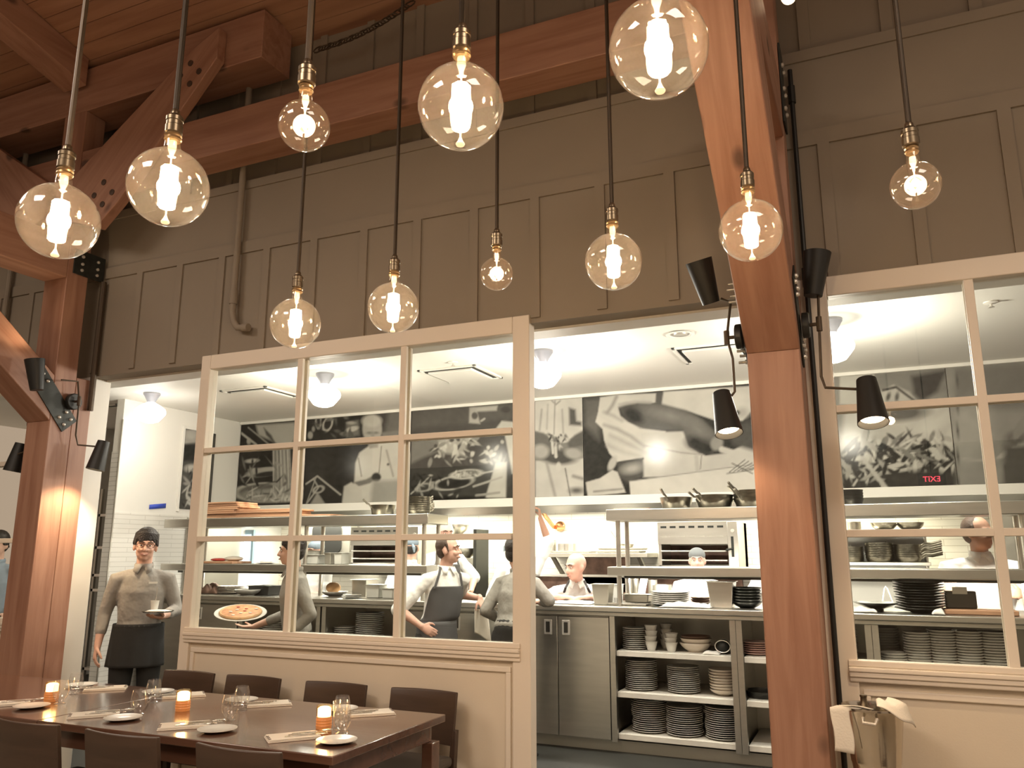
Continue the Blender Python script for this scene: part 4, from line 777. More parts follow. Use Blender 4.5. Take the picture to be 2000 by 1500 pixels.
def make_water():
    return M().shell([(.0001, .004), (.026, .003), (.030, 0), (.031, .004), (.033, .05), (.036, .10), (.037, .125)], seg=30).build('water_glass', 'glass', w=False, ang=80)
wg = make_tumbler(); wt = make_water()
for o in (wg, wt): tag(o, 'x', 'glass')
tag(sp, 'x', 'plate')
for k, o in cut.items(): tag(o, 'x', k)
nf = [True]
def use(o, loc, label, rz=0, group=None, key={}):
    if o.name not in key: key[o.name] = 1; c = o
    else: c = dup(o, loc)
    c.location = loc; c.rotation_euler = (0, 0, rz); c['label'] = label
    if group: c['group'] = group
    return c
seat_names = ['at the left corner of the near side', 'beside the seam of the two tables, near side', 'at the middle of the near side', 'at the table end on the near side']
far_names = ['by the doorway, far side', 'second along the far side', 'third along the far side', 'at the table end on the far side']
near = [((-4.13, 3.07), (-4.34, 3.07)), ((-3.43, 3.04), (-3.645, 3.055)), ((-2.82, 3.03), (-3.03, 3.04)), ((-2.19, 3.07), (-2.415, 3.06))]
far = [((-4.50, 3.66), (-4.27, 3.64)), ((-3.88, 3.67), (-3.66, 3.65)), ((-3.25, 3.66), (-3.04, 3.64)), ((-2.60, 3.67), (-2.40, 3.65))]
for side, rows, nm in (('n', near, seat_names), ('f', far, far_names)):
    for i, ((px_, py_), (nx, ny)) in enumerate(rows):
        a = random.uniform(-.12, .12) + (1.20 if side == 'n' else 1.20+PI)
        use(sp, (px_, py_, .7502), 'small white side plate %s' % nm[i], group='side plates on the dining tables')
        use(nk, (nx, ny, .7502), 'folded cream napkin under cutlery %s' % nm[i], a-.35, 'napkins on the dining tables')
        for j, k in enumerate(('fork', 'knife', 'spoon')):
            off = (-.03+.03*j); ca, sa = math.cos(a-.35), math.sin(a-.35)
            use(cut[k], (nx - off*sa + (.055+.02*j)*ca, ny + off*ca + (.055+.02*j)*sa, .7634), 'silver %s resting on the napkin %s' % (k, nm[i]), a-.35+.06*(j-1), k+'s on the napkins')
for (x, y), l in [((-4.10, 3.21), 'beside the left candle'), ((-3.475, 3.17), 'in front of the second candle, near side'), ((-2.945, 3.24), 'near side, between the middle and right candles'), ((-2.27, 3.22), 'by the amber candle at the table end, near side')]:
    use(wg, (x, y, .7502), 'clear stemless wine glass %s' % l, group='wine glasses on the dining tables')
for (x, y), l in [((-4.29, 3.45), 'far side by the left candle'), ((-3.67, 3.44), 'far side by the second candle'), ((-3.08, 3.47), 'far side left of the right candle'), ((-2.43, 3.44), 'far side right of the right candle')]:
    use(wg, (x, y, .7502), 'clear stemless wine glass %s' % l, group='wine glasses on the dining tables')
use(wt, (-2.86, 3.17, .7502), 'tall clear water glass at the middle of the near side', group='water glasses on the dining tables')
use(wt, (-2.33, 3.29, .7502), 'tall clear water glass between the candle and the table end', group='water glasses on the dining tables')
MT['candleglass'] = thin_glass('candle_glass', (1, .82, .55), 1.4)
def votive(x, y, l):
    r = thing('votive_candle', l, 'candle', (x, y, .7502), group='amber candles on the dining tables')
    M().lathe([(.034, 0), (.036, .003), (.036, .045), (.0345, .047), (.0345, .052)], (x, y, .7502), 28).build('amber_holder', 'candle', r)
    for k in range(3): M().lathe([(.0362, 0), (.0375, .003), (.0362, .006)], (x, y, .7502+.012+.012*k), 28).build('ring', 'candle', r)
    M().shell([(.034, .053), (.036, .056), (.037, .098), (.036, .102)], (x, y, .7502), 28).build('glass_top', 'candleglass', r, ang=80)
    M().lathe([(.030, .053), (.031, .056), (.031, .088), (.022, .094), (.0001, .096)], (x, y, .7502), 24).build('glowing_candle', 'flame', r)
    light('candle_light', 'POINT', (x, y, .87), .55, (1, .55, .22), .02)
votive(-4.21, 3.24, 'glowing amber votive candle at the left end of the tables'); votive(-3.34, 3.33, 'glowing amber votive candle in the middle, right of the seam'); votive(-2.415, 3.28, 'glowing amber votive candle near the table end')
# ---- ice bucket on a stand
MT['silver2'] = pbr('polished_steel', (.62, .57, .49), .16, 1, bump=.06, bscale=30)
B = Vector((-.075, 4.0, 0)); r = thing('ice_bucket', 'steel ice bucket on a stand, cream napkins over its rim, right of the right post', 'bucket', B)
Z0 = .62
M().lathe([(.085, Z0), (.092, Z0+.01), (.098, Z0+.05), (.1, Z0+.055), (.100, Z0+.06), (.125, Z0+.265), (.131, Z0+.272), (.131, Z0+.28), (.124, Z0+.28), (.120, Z0+.26), (.095, Z0+.03), (.0001, Z0+.02)], B, 40).build('bucket_body', 'silver2', r)
M().lathe([(.15, 0), (.15, .012), (.03, .03), (.014, .05), (.014, Z0-.03), (.05, Z0-.015), (.09, Z0-.002)], B, 28).build('stand', 'dsteel', r)
M().tube([(B.x-.035, B.y-.128, Z0+.25), (B.x-.035, B.y-.150, Z0+.235), (B.x+.01, B.y-.155, Z0+.232), (B.x+.02, B.y-.130, Z0+.25)], .007, 8).build('handle', 'bolt', r)
def cloth(fn, name, label, nu=14, nv=14, mat='linen', th=.004): return tag(M().sheet(fn, nu, nv).build(name, mat, solid=th, ang=60, normals=False), label, 'napkin')
def nap1(u, v):
    if v < .2: return (-.225+.10*u+.06*(1-v*5), 3.90+.02*u, .908+.004*math.sin(4*u)-.006*u)
    return (-.232+.075*u-.006*math.sin(6*v), 3.885+.02*u-.02*v, .905-.215*(v-.2)-.012*u)
cloth(nap1, 'bucket_napkin', 'cream napkin hanging over the left rim of the ice bucket')
def nap2(u, v):
    ang = -1.55+1.35*u; rr = .05+.085*v+(.012*u if v > .6 else 0); zz = .935-.03*v*v if v < .62 else .923-.25*(v-.62)*u
    return (B.x+rr*math.cos(ang)+.02, B.y+rr*math.sin(ang), zz+.006*math.sin(9*u))
cloth(nap2, 'bucket_napkin', 'cream napkin spread over the right rim of the ice bucket', 18, 14)
MT['glassdark'] = MT['brass']
M_ = M().lathe([(.028, 0), (.030, .02), (.030, .05), (.014, .075), (.013, .10), (.015, .102), (.015, .11), (.0001, .111)], (B.x-.03, B.y+.02, .83), 16); tag(M_.build('bottle_neck', 'glassdark'), 'bottle shoulder just showing over the rim of the ice bucket', 'bottle')
# ================================================================ crockery, pans and kitchen clutter
def proto(o, cat): o['category'] = cat; return o
def dish(name, prof, mat, seg=30, cat='plate'): return proto(M().lathe(prof, seg=seg).build(name, mat, w=False, ang=50), cat)
def plate_prof(R, h=.018): return [(R*.58, 0), (R*.62, .002), (R*.80, .006), (R, h-.003), (R, h), (R*.97, h), (R*.74, .008), (.0001, .007)]
def bowl_prof(R, h, f=.45): return [(R*f, 0), (R*f, .004), (R*.75, h*.35), (R*.93, h*.7), (R, h-.002), (R, h), (R*.965, h), (R*.88, h*.65), (R*.6, h*.25), (.0001, h*.18)]
PR = {}
def getp(key, name, prof, mat, cat):
    if key not in PR: PR[key] = [dish(name, prof, mat, cat=cat), False]
    return PR[key]
def stack(key, name, prof, mat, cat, x, y, z, n, pitch, what, jit=.003, group=None):
    p = getp(key, name, prof, mat, cat)
    for k in range(n):
        lab = '%s, %s' % (what, ORD[n-1-k]) if n > 1 else what
        loc = (x+random.uniform(-jit, jit), y+random.uniform(-jit, jit), z+k*pitch)
        if not p[1]: o = p[0]; p[1] = True; o.location = loc; o['label'] = lab
        else: o = dup(p[0], loc, lab)
        o['group'] = group or what
SH = [.7755, .4625, .1505]
def sx(px_, y=6.72): return aY(px_, 1300, y).x
# main open unit
stack('p95', 'dinner_plate', plate_prof(.10, .015), 'china', 'plate', sx(1243), 6.70, SH[0], 11, .0155, 'small white plate, stack at left of the top shelf')
stack('p13', 'dinner_plate', plate_prof(.128), 'china', 'plate', sx(1252), 6.72, SH[1], 15, .0152, 'white plate, left stack on the middle shelf')
stack('p13', 'dinner_plate', plate_prof(.128), 'china', 'plate', sx(1334), 6.72, SH[1], 13, .0152, 'white plate, centre stack on the middle shelf')
stack('b11', 'stacked_bowl', bowl_prof(.112, .045), 'chinaw', 'bowl', sx(1412), 6.72, SH[1], 8, .0215, 'cream bowl, stack at right of the middle shelf')
stack('p15', 'dinner_plate', plate_prof(.142), 'china', 'plate', sx(1266), 6.72, SH[2], 17, .0155, 'large white plate, left stack on the bottom shelf', jit=.005)
stack('p15', 'dinner_plate', plate_prof(.142), 'china', 'plate', sx(1334), 6.70, SH[2], 14, .0155, 'large white plate, centre stack on the bottom shelf', jit=.005)
stack('p15', 'dinner_plate', plate_prof(.142), 'china', 'plate', sx(1409), 6.70, SH[2], 15, .0155, 'large white plate, right stack on the bottom shelf', jit=.004)
cupp = [(.030, 0), (.032, .003), (.040, .03), (.050, .068), (.054, .072), (.051, .072), (.036, .03), (.0001, .012)]
stack('cup', 'small_cup', cupp, 'china', 'cup', sx(1277), 6.66, SH[0], 4, .042, 'white cup, left column on the top shelf')
stack('cup', 'small_cup', cupp, 'china', 'cup', sx(1303, 6.85), 6.85, SH[0], 4, .042, 'white cup, rear column on the top shelf')
stack('cup', 'small_cup', cupp, 'china', 'cup', sx(1316), 6.66, SH[0], 3, .034, 'white cup, short front column on the top shelf')
stack('b12', 'serving_bowl', bowl_prof(.125, .07, .5), 'chinaw', 'bowl', sx(1361), 6.72, SH[0], 2, .034, 'wide cream bowl right of the cups on the top shelf')
stack('b12t', 'serving_bowl', bowl_prof(.118, .05, .5), 'terra', 'bowl', sx(1361), 6.72, SH[0]+.072, 1, .034, 'brown bowl lying on the two wide cream bowls')
stack('pk', 'dinner_plate', plate_prof(.12), 'pink', 'plate', sx(1480), 6.74, SH[0], 6, .016, 'pinkish plate on the shelf beside the right post')
# behind the right window, shelf at .70
for px_, n, l, yy in ((1735, 15, 'behind the short stack', 6.98), (1748, 7, 'short and in front', 6.68), (1797, 15, 'second in the tall row', 6.70), (1846, 16, 'third in the tall row', 6.70), (1896, 16, 'fourth in the tall row', 6.70), (1946, 16, 'ending the tall row', 6.72)):
    x = aY(px_, 1300, yy).x; stack('b9', 'soup_plate', bowl_prof(.098, .032), 'china', 'bowl', x, yy, .7005, n, .0185, 'white bowl, right window, stack %s' % l, jit=.0015, group='white bowls behind the right window')
stack('bd', 'side_dish', bowl_prof(.10, .03), 'pansteel', 'bowl', aY(1652, 1300, 6.75).x, 6.75, .7755, 12, .017, 'grey dish stacked beside the right window frame')
# behind the middle lower panes, shelf at .69
for px_, n, R, l in ((674, 9, .11, 'left'), (722, 17, .135, 'tall middle'), (762, 4, .10, 'short right')):
    stack('w%d' % n, 'dinner_plate', plate_prof(R), 'china', 'plate', aY(px_, 1230, 6.72).x, 6.72, .6905, n, .0175, 'white plate behind the partition glass, %s stack' % l)
for px_, n, l in ((500, 6, 'below the pizza'), (535, 9, 'behind the pizza carrier')):
    stack('v', 'dinner_plate', plate_prof(.12), 'china', 'plate', aY(px_, 1230, 6.75).x, 6.75, .7005, n, .0175, 'white plate, dark unit, stack %s' % l)
# ---------- on the counter
ZC = 1.1205
def cx(px_, py_, y): return aY(px_, py_, y).x
stack('big', 'serving_plate', plate_prof(.165, .02), 'china', 'plate', cx(1309, 1170, 6.80), 6.80, ZC, 7, .0155, 'wide white plate in the stack on the counter', jit=.002)
stack('bk', 'black_bowl', bowl_prof(.115, .05, .5), 'chinab', 'bowl', cx(1459, 1170, 6.72), 6.72, ZC, 6, .022, 'black bowl stacked on the counter beside the right post')
stack('bk2', 'black_plate', [(.09, 0), (.10, .004), (.168, .022), (.170, .026), (.160, .026), (.09, .01), (.0001, .008)], 'chinab', 'plate', cx(1798, 1180, 6.72), 6.72, ZC+.012, 11, .0185, 'black plate in the tall stack behind the right window', jit=.008)
stack('bks', 'black_plate', [(.06, 0), (.07, .004), (.075, .012), (.0001, .013)], 'chinab', 'plate', cx(1798, 1180, 6.72), 6.72, ZC-.0005, 1, .0, 'black foot dish under the tall black stack')
stack('bb', 'shallow_bowl', [(.05, 0), (.052, .02), (.10, .035), (.155, .062), (.158, .066), (.15, .064), (.09, .042), (.0001, .035)], 'chinab', 'bowl', cx(1711, 1180, 6.75), 6.75, ZC, 1, .03, 'shallow black bowl behind the right window')
stack('br', 'ribbed_bowl', bowl_prof(.085, .03, .55), 'terra', 'bowl', cx(1368, 1165, 6.95), 6.95, ZC, 3, .018, 'brown dish behind the towel on the counter')
def box_pan(name, label, c, w_, d_, h, mat='steel', taper=.85, rim=.012, cat='container', extra=None, rz=0):
    r = thing(name, label, cat, c, rz); t = taper; a, b = w_/2, d_/2; th = .004
    o = [(-a*t, -b*t, 0), (a*t, -b*t, 0), (a*t, b*t, 0), (-a*t, b*t, 0), (-a, -b, h), (a, -b, h), (a, b, h), (-a, b, h), (-a-rim, -b-rim, h), (a+rim, -b-rim, h), (a+rim, b+rim, h), (-a-rim, b+rim, h)]
    f = [(0, 1, 2, 3)]+[(i, (i+1) % 4, 4+(i+1) % 4, 4+i) for i in range(4)]+[(4+i, 4+(i+1) % 4, 8+(i+1) % 4, 8+i) for i in range(4)]
    m = M().add(o, f).build('pan_body' if mat != 'plastic' else 'tub_body', mat, r, w=False, solid=th, bevel=.004)
    if extra: M().sph((0, 0, h*.72), (a*.85, b*.85, h*.3), 14).build('contents', extra, r, w=False)
    return r
box_pan('metal_container', 'tapered grey container on the counter beside the bald chef', (cx(1178, 1165, 6.72), 6.72, ZC+.002), .15, .15, .165, 'steel2', .80)
box_pan('metal_container', 'clear plastic container just behind the tapered grey one', (cx(1203, 1160, 7.1), 7.08, ZC+.002), .12, .12, .15, 'plastic', .85)
box_pan('metal_container', 'deep stainless insert lined with paper, left of the black bowls', (cx(1411, 1170, 6.70), 6.70, ZC+.002), .20, .17, .20, 'steel', .80, extra='paper')
box_pan('baking_pan', 'shallow metal pan on the tray, left of the wide plates', (cx(1247, 1168, 6.85), 6.85, ZC+.022), .21, .16, .06, 'steel2', .88)
box_pan('sheet_tray', 'flat metal tray under the shallow pan', (cx(1232, 1178, 6.78), 6.78, ZC+.001), .33, .24, .016, 'steel', .97)
stack('wc', 'small_cup', [(.025, 0), (.03, .04), (.026, .04), (.0001, .01)], 'china', 'cup', cx(1206, 1174, 6.70), 6.70, ZC+.018, 1, .03, 'tiny white cup on the tray')
def cloth_lump(name, label, c, w_, d_, h, mat, seed=1, cat='towel', rz=0):
    def fn(u, v):
        x, y = (u-.5)*w_, (v-.5)*d_; e = max(0, 1-(2*u-1)**4)*max(0, 1-(2*v-1)**4)
        return (x, y, h*e*(.55+.45*mn.noise((x*16+seed, y*16, seed)))+.002)
    o = M().sheet(fn, 26, 16).build(name, mat, w=False, ang=80, solid=.004, normals=False); o.location = c; o.rotation_euler = (0, 0, rz); return tag(o, label, cat)
cloth_lump('kitchen_towel', 'white kitchen towel crumpled on the counter edge', (cx(1340, 1182, 6.60), 6.60, ZC+.002), .40, .13, .06, 'paper', 3)
cloth_lump('paper_sheets', 'white papers spread on the counter in front of the bald chef', (cx(1118, 1174, 6.78), 6.78, ZC+.002), .44, .34, .018, 'paper', 5, 'paper')
def cyl(name, label, px_, py_, y, z, R, h, mat, cat='container', tilt=None, R2=None):
    x = aY(px_, py_, y).x; R2 = R2 or R
    o = M().lathe([(R*.94, 0), (R, .004), (R2, h-.003), (R2+.003, h), (R2-.004, h), (R*.9, .01), (.0001, .008)], seg=24).build(name, mat, w=False); o.location = (x, y, z)
    if tilt: o.rotation_euler = tilt
    return tag(o, label, cat)
cyl('steel_canister', 'steel canister behind the tray on the counter, left one', 1228, 1150, 7.15, ZC, .03, .20, 'steel')
cyl('steel_canister', 'steel canister behind the tray on the counter, right one', 1241, 1150, 7.2, ZC, .032, .21, 'steel')
cyl('paper_roll', 'white paper roll leaning behind the tray', 1249, 1150, 7.08, ZC+.006, .033, .22, 'paper', 'roll', (0, .22, 0))
cyl('steel_canister', 'grey pot on the counter behind the wide plates', 1293, 1150, 7.2, ZC, .085, .15, 'steel2')
cyl('steel_canister', 'dull canister left of the wide plates, at the back of the counter', 1275, 1150, 7.2, ZC, .04, .19, 'steel2')
# right window counter
o = M().box((-.09, -.045, 0), (.09, .045, .13)); r = thing('ticket_box', 'dark box with a grey card on top, right of the black plate stack', 'box', (cx(1876, 1175, 6.8), 6.8, ZC+.036)); M().box((-.10, -.05, 0), (.10, .05, .12)).build('box_body', 'dsteel', r, w=False, bevel=.006); M().box((-.05, -.055, .10), (.045, -.051, .15)).build('card', 'steel2', r, w=False)
tag(M().box((cx(1842, 1195, 6.75), 6.62, ZC), (cx(1985, 1195, 6.75), 7.0, ZC+.034)).build('wooden_board', 'board', bevel=.005), 'wooden board under the dark box behind the right window', 'board')
cloth_lump('kitchen_towel', 'white cloth beneath the shallow black bowl', (cx(1690, 1190, 6.65), 6.62, ZC+.002), .16, .10, .05, 'paper', 8)
cloth_lump('kitchen_towel', 'white cloth right of the tall black stack', (cx(1832, 1195, 6.58), 6.56, ZC+.002), .08, .09, .06, 'paper', 9)
r = thing('gold_tongs', 'pair of metal tongs behind the shallow black bowl', 'tongs', (cx(1732, 1170, 7.1), 7.1, ZC)); M().tube([(r.location.x-.04, 7.1, ZC+.01), (r.location.x-.01, 7.1, ZC+.15), (r.location.x+.0, 7.1, ZC+.17), (r.location.x+.01, 7.1, ZC+.15), (r.location.x+.05, 7.1, ZC+.01)], .005, 6).build('tong_arms', 'bolt', r)
# left counter
box_pan('metal_container', 'tall grey bin on the counter through the middle lower pane', (cx(712, 1150, 7.0), 7.0, ZC+.002), .17, .2, .16, 'steel2', .95)
box_pan('plastic_tub', 'translucent plastic tub beside the tall grey bin', (cx(735, 1158, 6.80), 6.80, ZC+.002), .15, .14, .12, 'plastic', .9)
box_pan('plastic_tub', 'low translucent tub at the right of the middle lower pane', (cx(764, 1160, 6.78), 6.78, ZC+.002), .12, .14, .09, 'plastic', .9)
stack('bw', 'serving_bowl', bowl_prof(.13, .05, .5), 'china', 'bowl', cx(654, 1160, 6.8), 6.80, ZC, 1, .02, 'white bowl holding the bread, middle lower pane')
tag(M().sph((cx(651, 1152, 6.8), 6.80, ZC+.085), (.075, .07, .055), 20).build('bread_loaf', 'crust'), 'round golden bread in the white bowl', 'bread')
stack('sp2', 'side_plate_kitchen', plate_prof(.09, .012), 'china', 'plate', cx(692, 1164, 6.68), 6.64, ZC, 3, .011, 'small white plate beside the bread bowl')
stack('lp', 'oval_plate', plate_prof(.15, .016), 'chinaw', 'plate', cx(452, 1150, 6.85), 6.85, ZC, 5, .016, 'cream plate on the counter, lower left pane')
stack('lb', 'serving_bowl', bowl_prof(.14, .06, .5), 'china', 'bowl', cx(482, 1155, 6.62), 6.64, ZC, 1, .02, 'wide white bowl on the counter, lower left pane')
box_pan('black_crate', 'black crate on the counter left of the pizza waiter', (cx(520, 1150, 6.8), 6.80, ZC+.002), .26, .24, .09, 'blk', .97, extra='green')
cloth_lump('kitchen_towel', 'dark reddish cloth heap on the counter, lower left pane', (cx(416, 1150, 6.8), 6.80, ZC+.002), .30, .2, .14, 'brownmetal', 12)
# ---------- pizza boards on the top left shelf
ZT = 1.9055; k = 0
for (x0, x1, n, zz, l) in ((408, 484, 8, 0, 'left pile'), (478, 590, 4, 0, 'right pile')):
    a, b = aY(x0, 1000, 6.8).x, aY(x1, 1000, 6.8).x
    for i in range(n):
        j = random.uniform(-.03, .03); 
        tag(M().box((a+j, 6.64+random.uniform(-.01, .01), ZT+i*.0215), (b+j+random.uniform(-.02, .04), 6.96, ZT+i*.0215+.020)).build('pizza_board', 'board', bevel=.004), 'thin wooden board in the %s on the top left shelf, %s' % (l, ORD[n-1-i]), 'board', 'wooden boards on the top left shelf')
a, b = aY(590, 1000, 6.8).x, aY(662, 1000, 6.8).x
tag(M().box((a+.05, 6.66, ZT), (b, 6.94, ZT+.018)).build('pizza_board', 'board', bevel=.004), 'single thin wooden board jutting right of the piles on the top left shelf', 'board', 'wooden boards on the top left shelf')
a, b = aY(1204, 990, 6.85), aY(1274, 988, 6.85)
tag(M().box((a.x, 6.75, ZT), (b.x, 6.98, ZT+.014)).build('pizza_board', 'board', bevel=.004), 'thin wooden board at the left end of the right top shelf', 'board')
# ---------- pans
MT['panmid'] = pbr('dark_pan_steel', (.20, .185, .15), .28, .95, noise=.3, nscale=12)
def pan(label, x, y, z, R, h, mat='pansteel', n=1, ang=2.0, lift=.5, L=.2, pitch=.022, short=False):
    for k in range(n):
        lab = label if n == 1 else '%s, %s' % (label, ORD[n-1-k]); r = thing('frying_pan', lab, 'pan', (x, y, z+k*pitch), ang + (random.uniform(-.25, .25) if k else 0))
        if n > 1: r['group'] = label
        M().lathe([(R*.80, 0), (R*.84, .003), (R*.97, h*.75), (R, h), (R*.985, h), (R*.95, h*.75), (R*.8, .007), (.0001, .006)], seg=32).build('pan_body', mat, r, w=False, ang=50)
        M().tube([(R*.95, 0, h*.7), (R+.03, 0, h*.7+.02+lift*.02), (R+L*.5, 0, h*.7+lift*L*.5), (R+L, 0, h*.7+lift*L)], [.008, .008, .010, .011], 8).build('handle', 'pansteel', r, w=False)
def tx(px_, y): return aY(px_, 985, y).x
pan('single steel pan at the left of the right top shelf', tx(1321, 6.78), 6.78, ZT, .135, .095, 'panmid', 1, -1.9, .9, .10)
pan('dark nested pan in the middle of the right top shelf', tx(1396, 6.78), 6.78, ZT, .155, .075, 'panmid', 2, -2.3, .7, .10, .030)
pan('dark nested pan partly behind the right post', tx(1470, 6.78), 6.78, ZT, .15, .075, 'panmid', 3, -2.0, .8, .10, .030)
pan('black iron pan on the top shelf by the right window frame', tx(1662, 6.78), 6.78, ZT, .095, .05, 'panblk', 4, 2.2, .1, .05, .022)
pan('steel saucepan on the top left shelf', tx(748, 6.8), 6.80, ZT, .125, .10, 'panmid', 1, -2.1, .9, .09)
pan('nested steel pan at the right end of the top left shelf', tx(818, 6.8), 6.80, ZT, .12, .045, 'panmid', 7, .8, .2, .03, .021)
# right back shelving
def rx(px_): return aY(px_, 1030, 8.36).x
stack('mb', 'mixing_bowl', bowl_prof(.115, .065, .4), 'pansteel', 'bowl', rx(1726), 8.36, z1_+.0005, 2, .012, 'steel bowl, left pair on the upper back shelf')
stack('mb', 'mixing_bowl', bowl_prof(.115, .065, .4), 'pansteel', 'bowl', rx(1778), 8.36, z1_+.0005, 2, .012, 'steel bowl, right pair on the upper back shelf')
cyl('steel_canister', 'small steel pot on the upper back shelf by the window frame', 1668, 1020, 8.36, z1_+.0005, .06, .09, 'pansteel')
pan('steel pan in the left pile on the lower back shelf', rx(1660), 8.36, z2_+.0005, .10, .045, 'pansteel', 6, 1.9, .1, .05, .019)
pan('steel pan in the middle pile on the lower back shelf', rx(1713), 8.36, z2_+.0005, .125, .05, 'pansteel', 7, 1.3, .1, .05, .021)
pan('steel pan in the right pile on the lower back shelf', rx(1768), 8.36, z2_+.0005, .115, .045, 'pansteel', 7, .05, .25, .17, .019)
# wall shelf behind the bald chef
def hx(px_): return aY(px_, 1070, 8.62).x
cyl('stock_pot', 'steel pot at the left of the bracketed wall shelf', 1074, 1065, 8.62, ZW+.0005, .075, .14, 'steel')
cyl('stock_pot', 'low steel pot on the tray of the wall shelf', 1108, 1065, 8.62, ZW+.018, .105, .085, 'steel')
box_pan('sheet_tray', 'metal tray under the low pot on the wall shelf', (hx(1122), 8.64, ZW+.001), .42, .26, .016, 'steel', .97)
for i in range(2): box_pan('sheet_tray', 'metal tray at the right of the wall shelf, %s one' % ('lower', 'upper')[i], (hx(1212)+.02*i, 8.64, ZW+.002+.03*i), .48, .26, .018, 'steel2', .97)
pan('pan with raised handle on the trays of the wall shelf', hx(1222), 8.62, ZW+.055, .09, .04, 'pansteel', 1, 2.6, 1.0, .15)
# tall cabinet, bowls and dark frame behind the leaning chef
r = thing('steel_shelving', 'steel shelf and cabinet with mixing bowls behind the leaning chef', 'shelf', (aY(890, 1080, 8.3).x, 8.3, .931)); a = aY(868, 1043, 8.3); b = aY(929, 1043, 8.3); z3 = aY(900, 1090, 8.3).z
M().box((a.x, 8.3, a.z-.03), (b.x, 8.6, a.z)).build('shelf_board', 'steel2', r); M().box((a.x+.2, 8.3, .931), (b.x-.02, 8.6, z3)).build('cabinet_box', 'steel2', r, bevel=.004); M().box((b.x-.02, 8.28, .931), (b.x+.02, 8.6, a.z+.05)).build('dark_post', 'blkplate', r)
stack('mb2', 'mixing_bowl', bowl_prof(.13, .11, .4), 'steel', 'bowl', aY(895, 1030, 8.45).x, 8.45, a.z+.0005, 1, .012, 'large steel mixing bowl on the shelf above the leaning chef')
stack('mb2', 'mixing_bowl', bowl_prof(.13, .11, .4), 'steel', 'bowl', aY(911, 1075, 8.45).x, 8.45, z3+.0005, 1, .012, 'large steel mixing bowl on the cabinet beside the leaning chef')
# low shelf goods at left (z 1.432)
ZL = 1.4325
def lx(px_): return aY(px_, 1090, 6.78).x
for i, (px_, w_, h, mt, l) in enumerate([(612, .22, .09, 'plastic', 'wide white tub'), (648, .07, .11, 'steel2', 'grey crock'), (668, .09, .11, 'plastic', 'white tub of herbs'), (600, .12, .13, 'plastic', 'white sack-like tub')]):
    box_pan('plastic_tub', '%s on the lower left shelf through the middle pane' % l, (lx(px_), 6.78+.12*(i == 3), ZL+.002), w_, .14-.02*(i == 3), h, mt, .92, extra='green' if i == 2 else 'paper')
tag(M().box((lx(404), 6.66, ZL), (lx(470), 6.95, ZL+.025)).build('pizza_board', 'board', bevel=.004), 'wooden board with red food on the lower left shelf', 'board')
tag(M().sph((lx(425), 6.8, ZL+.04), (.10, .07, .018), 14).build('flatbread', 'red'), 'red topped flatbread on the board of the lower left shelf', 'food')
tag(M().sph((lx(450), 6.83, ZL+.05), (.12, .07, .028), 14).build('flatbread', 'chinaw'), 'pale flatbread on the board of the lower left shelf', 'food')
stack('fd', 'side_plate_kitchen', plate_prof(.10, .012), 'china', 'plate', lx(528), 6.72, ZL, 1, .011, 'white plate of food on the lower left shelf')
tag(M().sph((lx(528), 6.72, ZL+.022), (.07, .05, .02), 12).build('plated_food', 'paper'), 'pale food on the plate of the lower left shelf', 'food')
# misc on the middle shelf beside the right post
cloth_lump('folded_cloth', 'small pale cloth on the top shelf right of the bowls', (sx(1392, 6.62), 6.60, SH[0]+.001), .13, .08, .03, 'paper', 14)
r = thing('strainer', 'dark round strainer at the right end of the top shelf', 'strainer', (sx(1418), 6.66, SH[0])); M().sph((r.location.x, 6.66, SH[0]+.055), (.055, .055, .053), 16).build('mesh_bowl', 'blk', r); M().tube([(r.location.x+.058*math.cos(t_), 6.61, SH[0]+.06+.045*math.sin(t_)) for t_ in [2*PI*q/18 for q in range(18)]], .004, 6, closed=True).build('rim_ring', 'bolt', r)
pan('black pan on the middle shelf beside the right post', sx(1486), 6.74, SH[1]+.001, .13, .05, 'panblk', 1, 3.0, .1, .06)
# ================================================================ people
for k, c in dict(skin=(.66, .41, .31), skind=(.42, .24, .165), skinp=(.70, .42, .33)).items(): MT[k] = pbr(k+'_tone', c, .5, noise=.05, nscale=20, spec=.35)
MT.update(hairb=pbr('black_hair', (.016, .012, .010), .45, bump=.6, bscale=120), hairn=pbr('brown_hair', (.07, .042, .028), .6, bump=.5, bscale=150), greysh=pbr('grey_shirt', (.30, .285, .255), .85, noise=.12, nscale=7, bump=.55, bscale=7, bd=.05),
  whitec=pbr('white_chef_coat', (.88, .87, .84), .8, bump=.5, bscale=7, bd=.05), denim=pbr('dark_apron', (.085, .083, .085), .85, noise=.08, nscale=9, bump=.4, bscale=8), blackc=pbr('black_cloth', (.018, .018, .017), .85, bump=.4, bscale=9),
  cap=pbr('blue_grey_cap', (.26, .32, .38), .85, bump=.4, bscale=20), capg=pbr('grey_cap', (.17, .18, .18), .85), eyew=pbr('eye_white', (.8, .78, .74), .3), eyed=pbr('eye_dark', (.02, .015, .012), .2), lips=pbr('lips', (.48, .22, .17), .5), teeth=pbr('teeth', (.85, .82, .76), .3), shoe=pbr('black_shoe', (.02, .02, .02), .4), brow=pbr('eyebrow', (.03, .02, .015), .8))
def V(*a): return Vector(a)
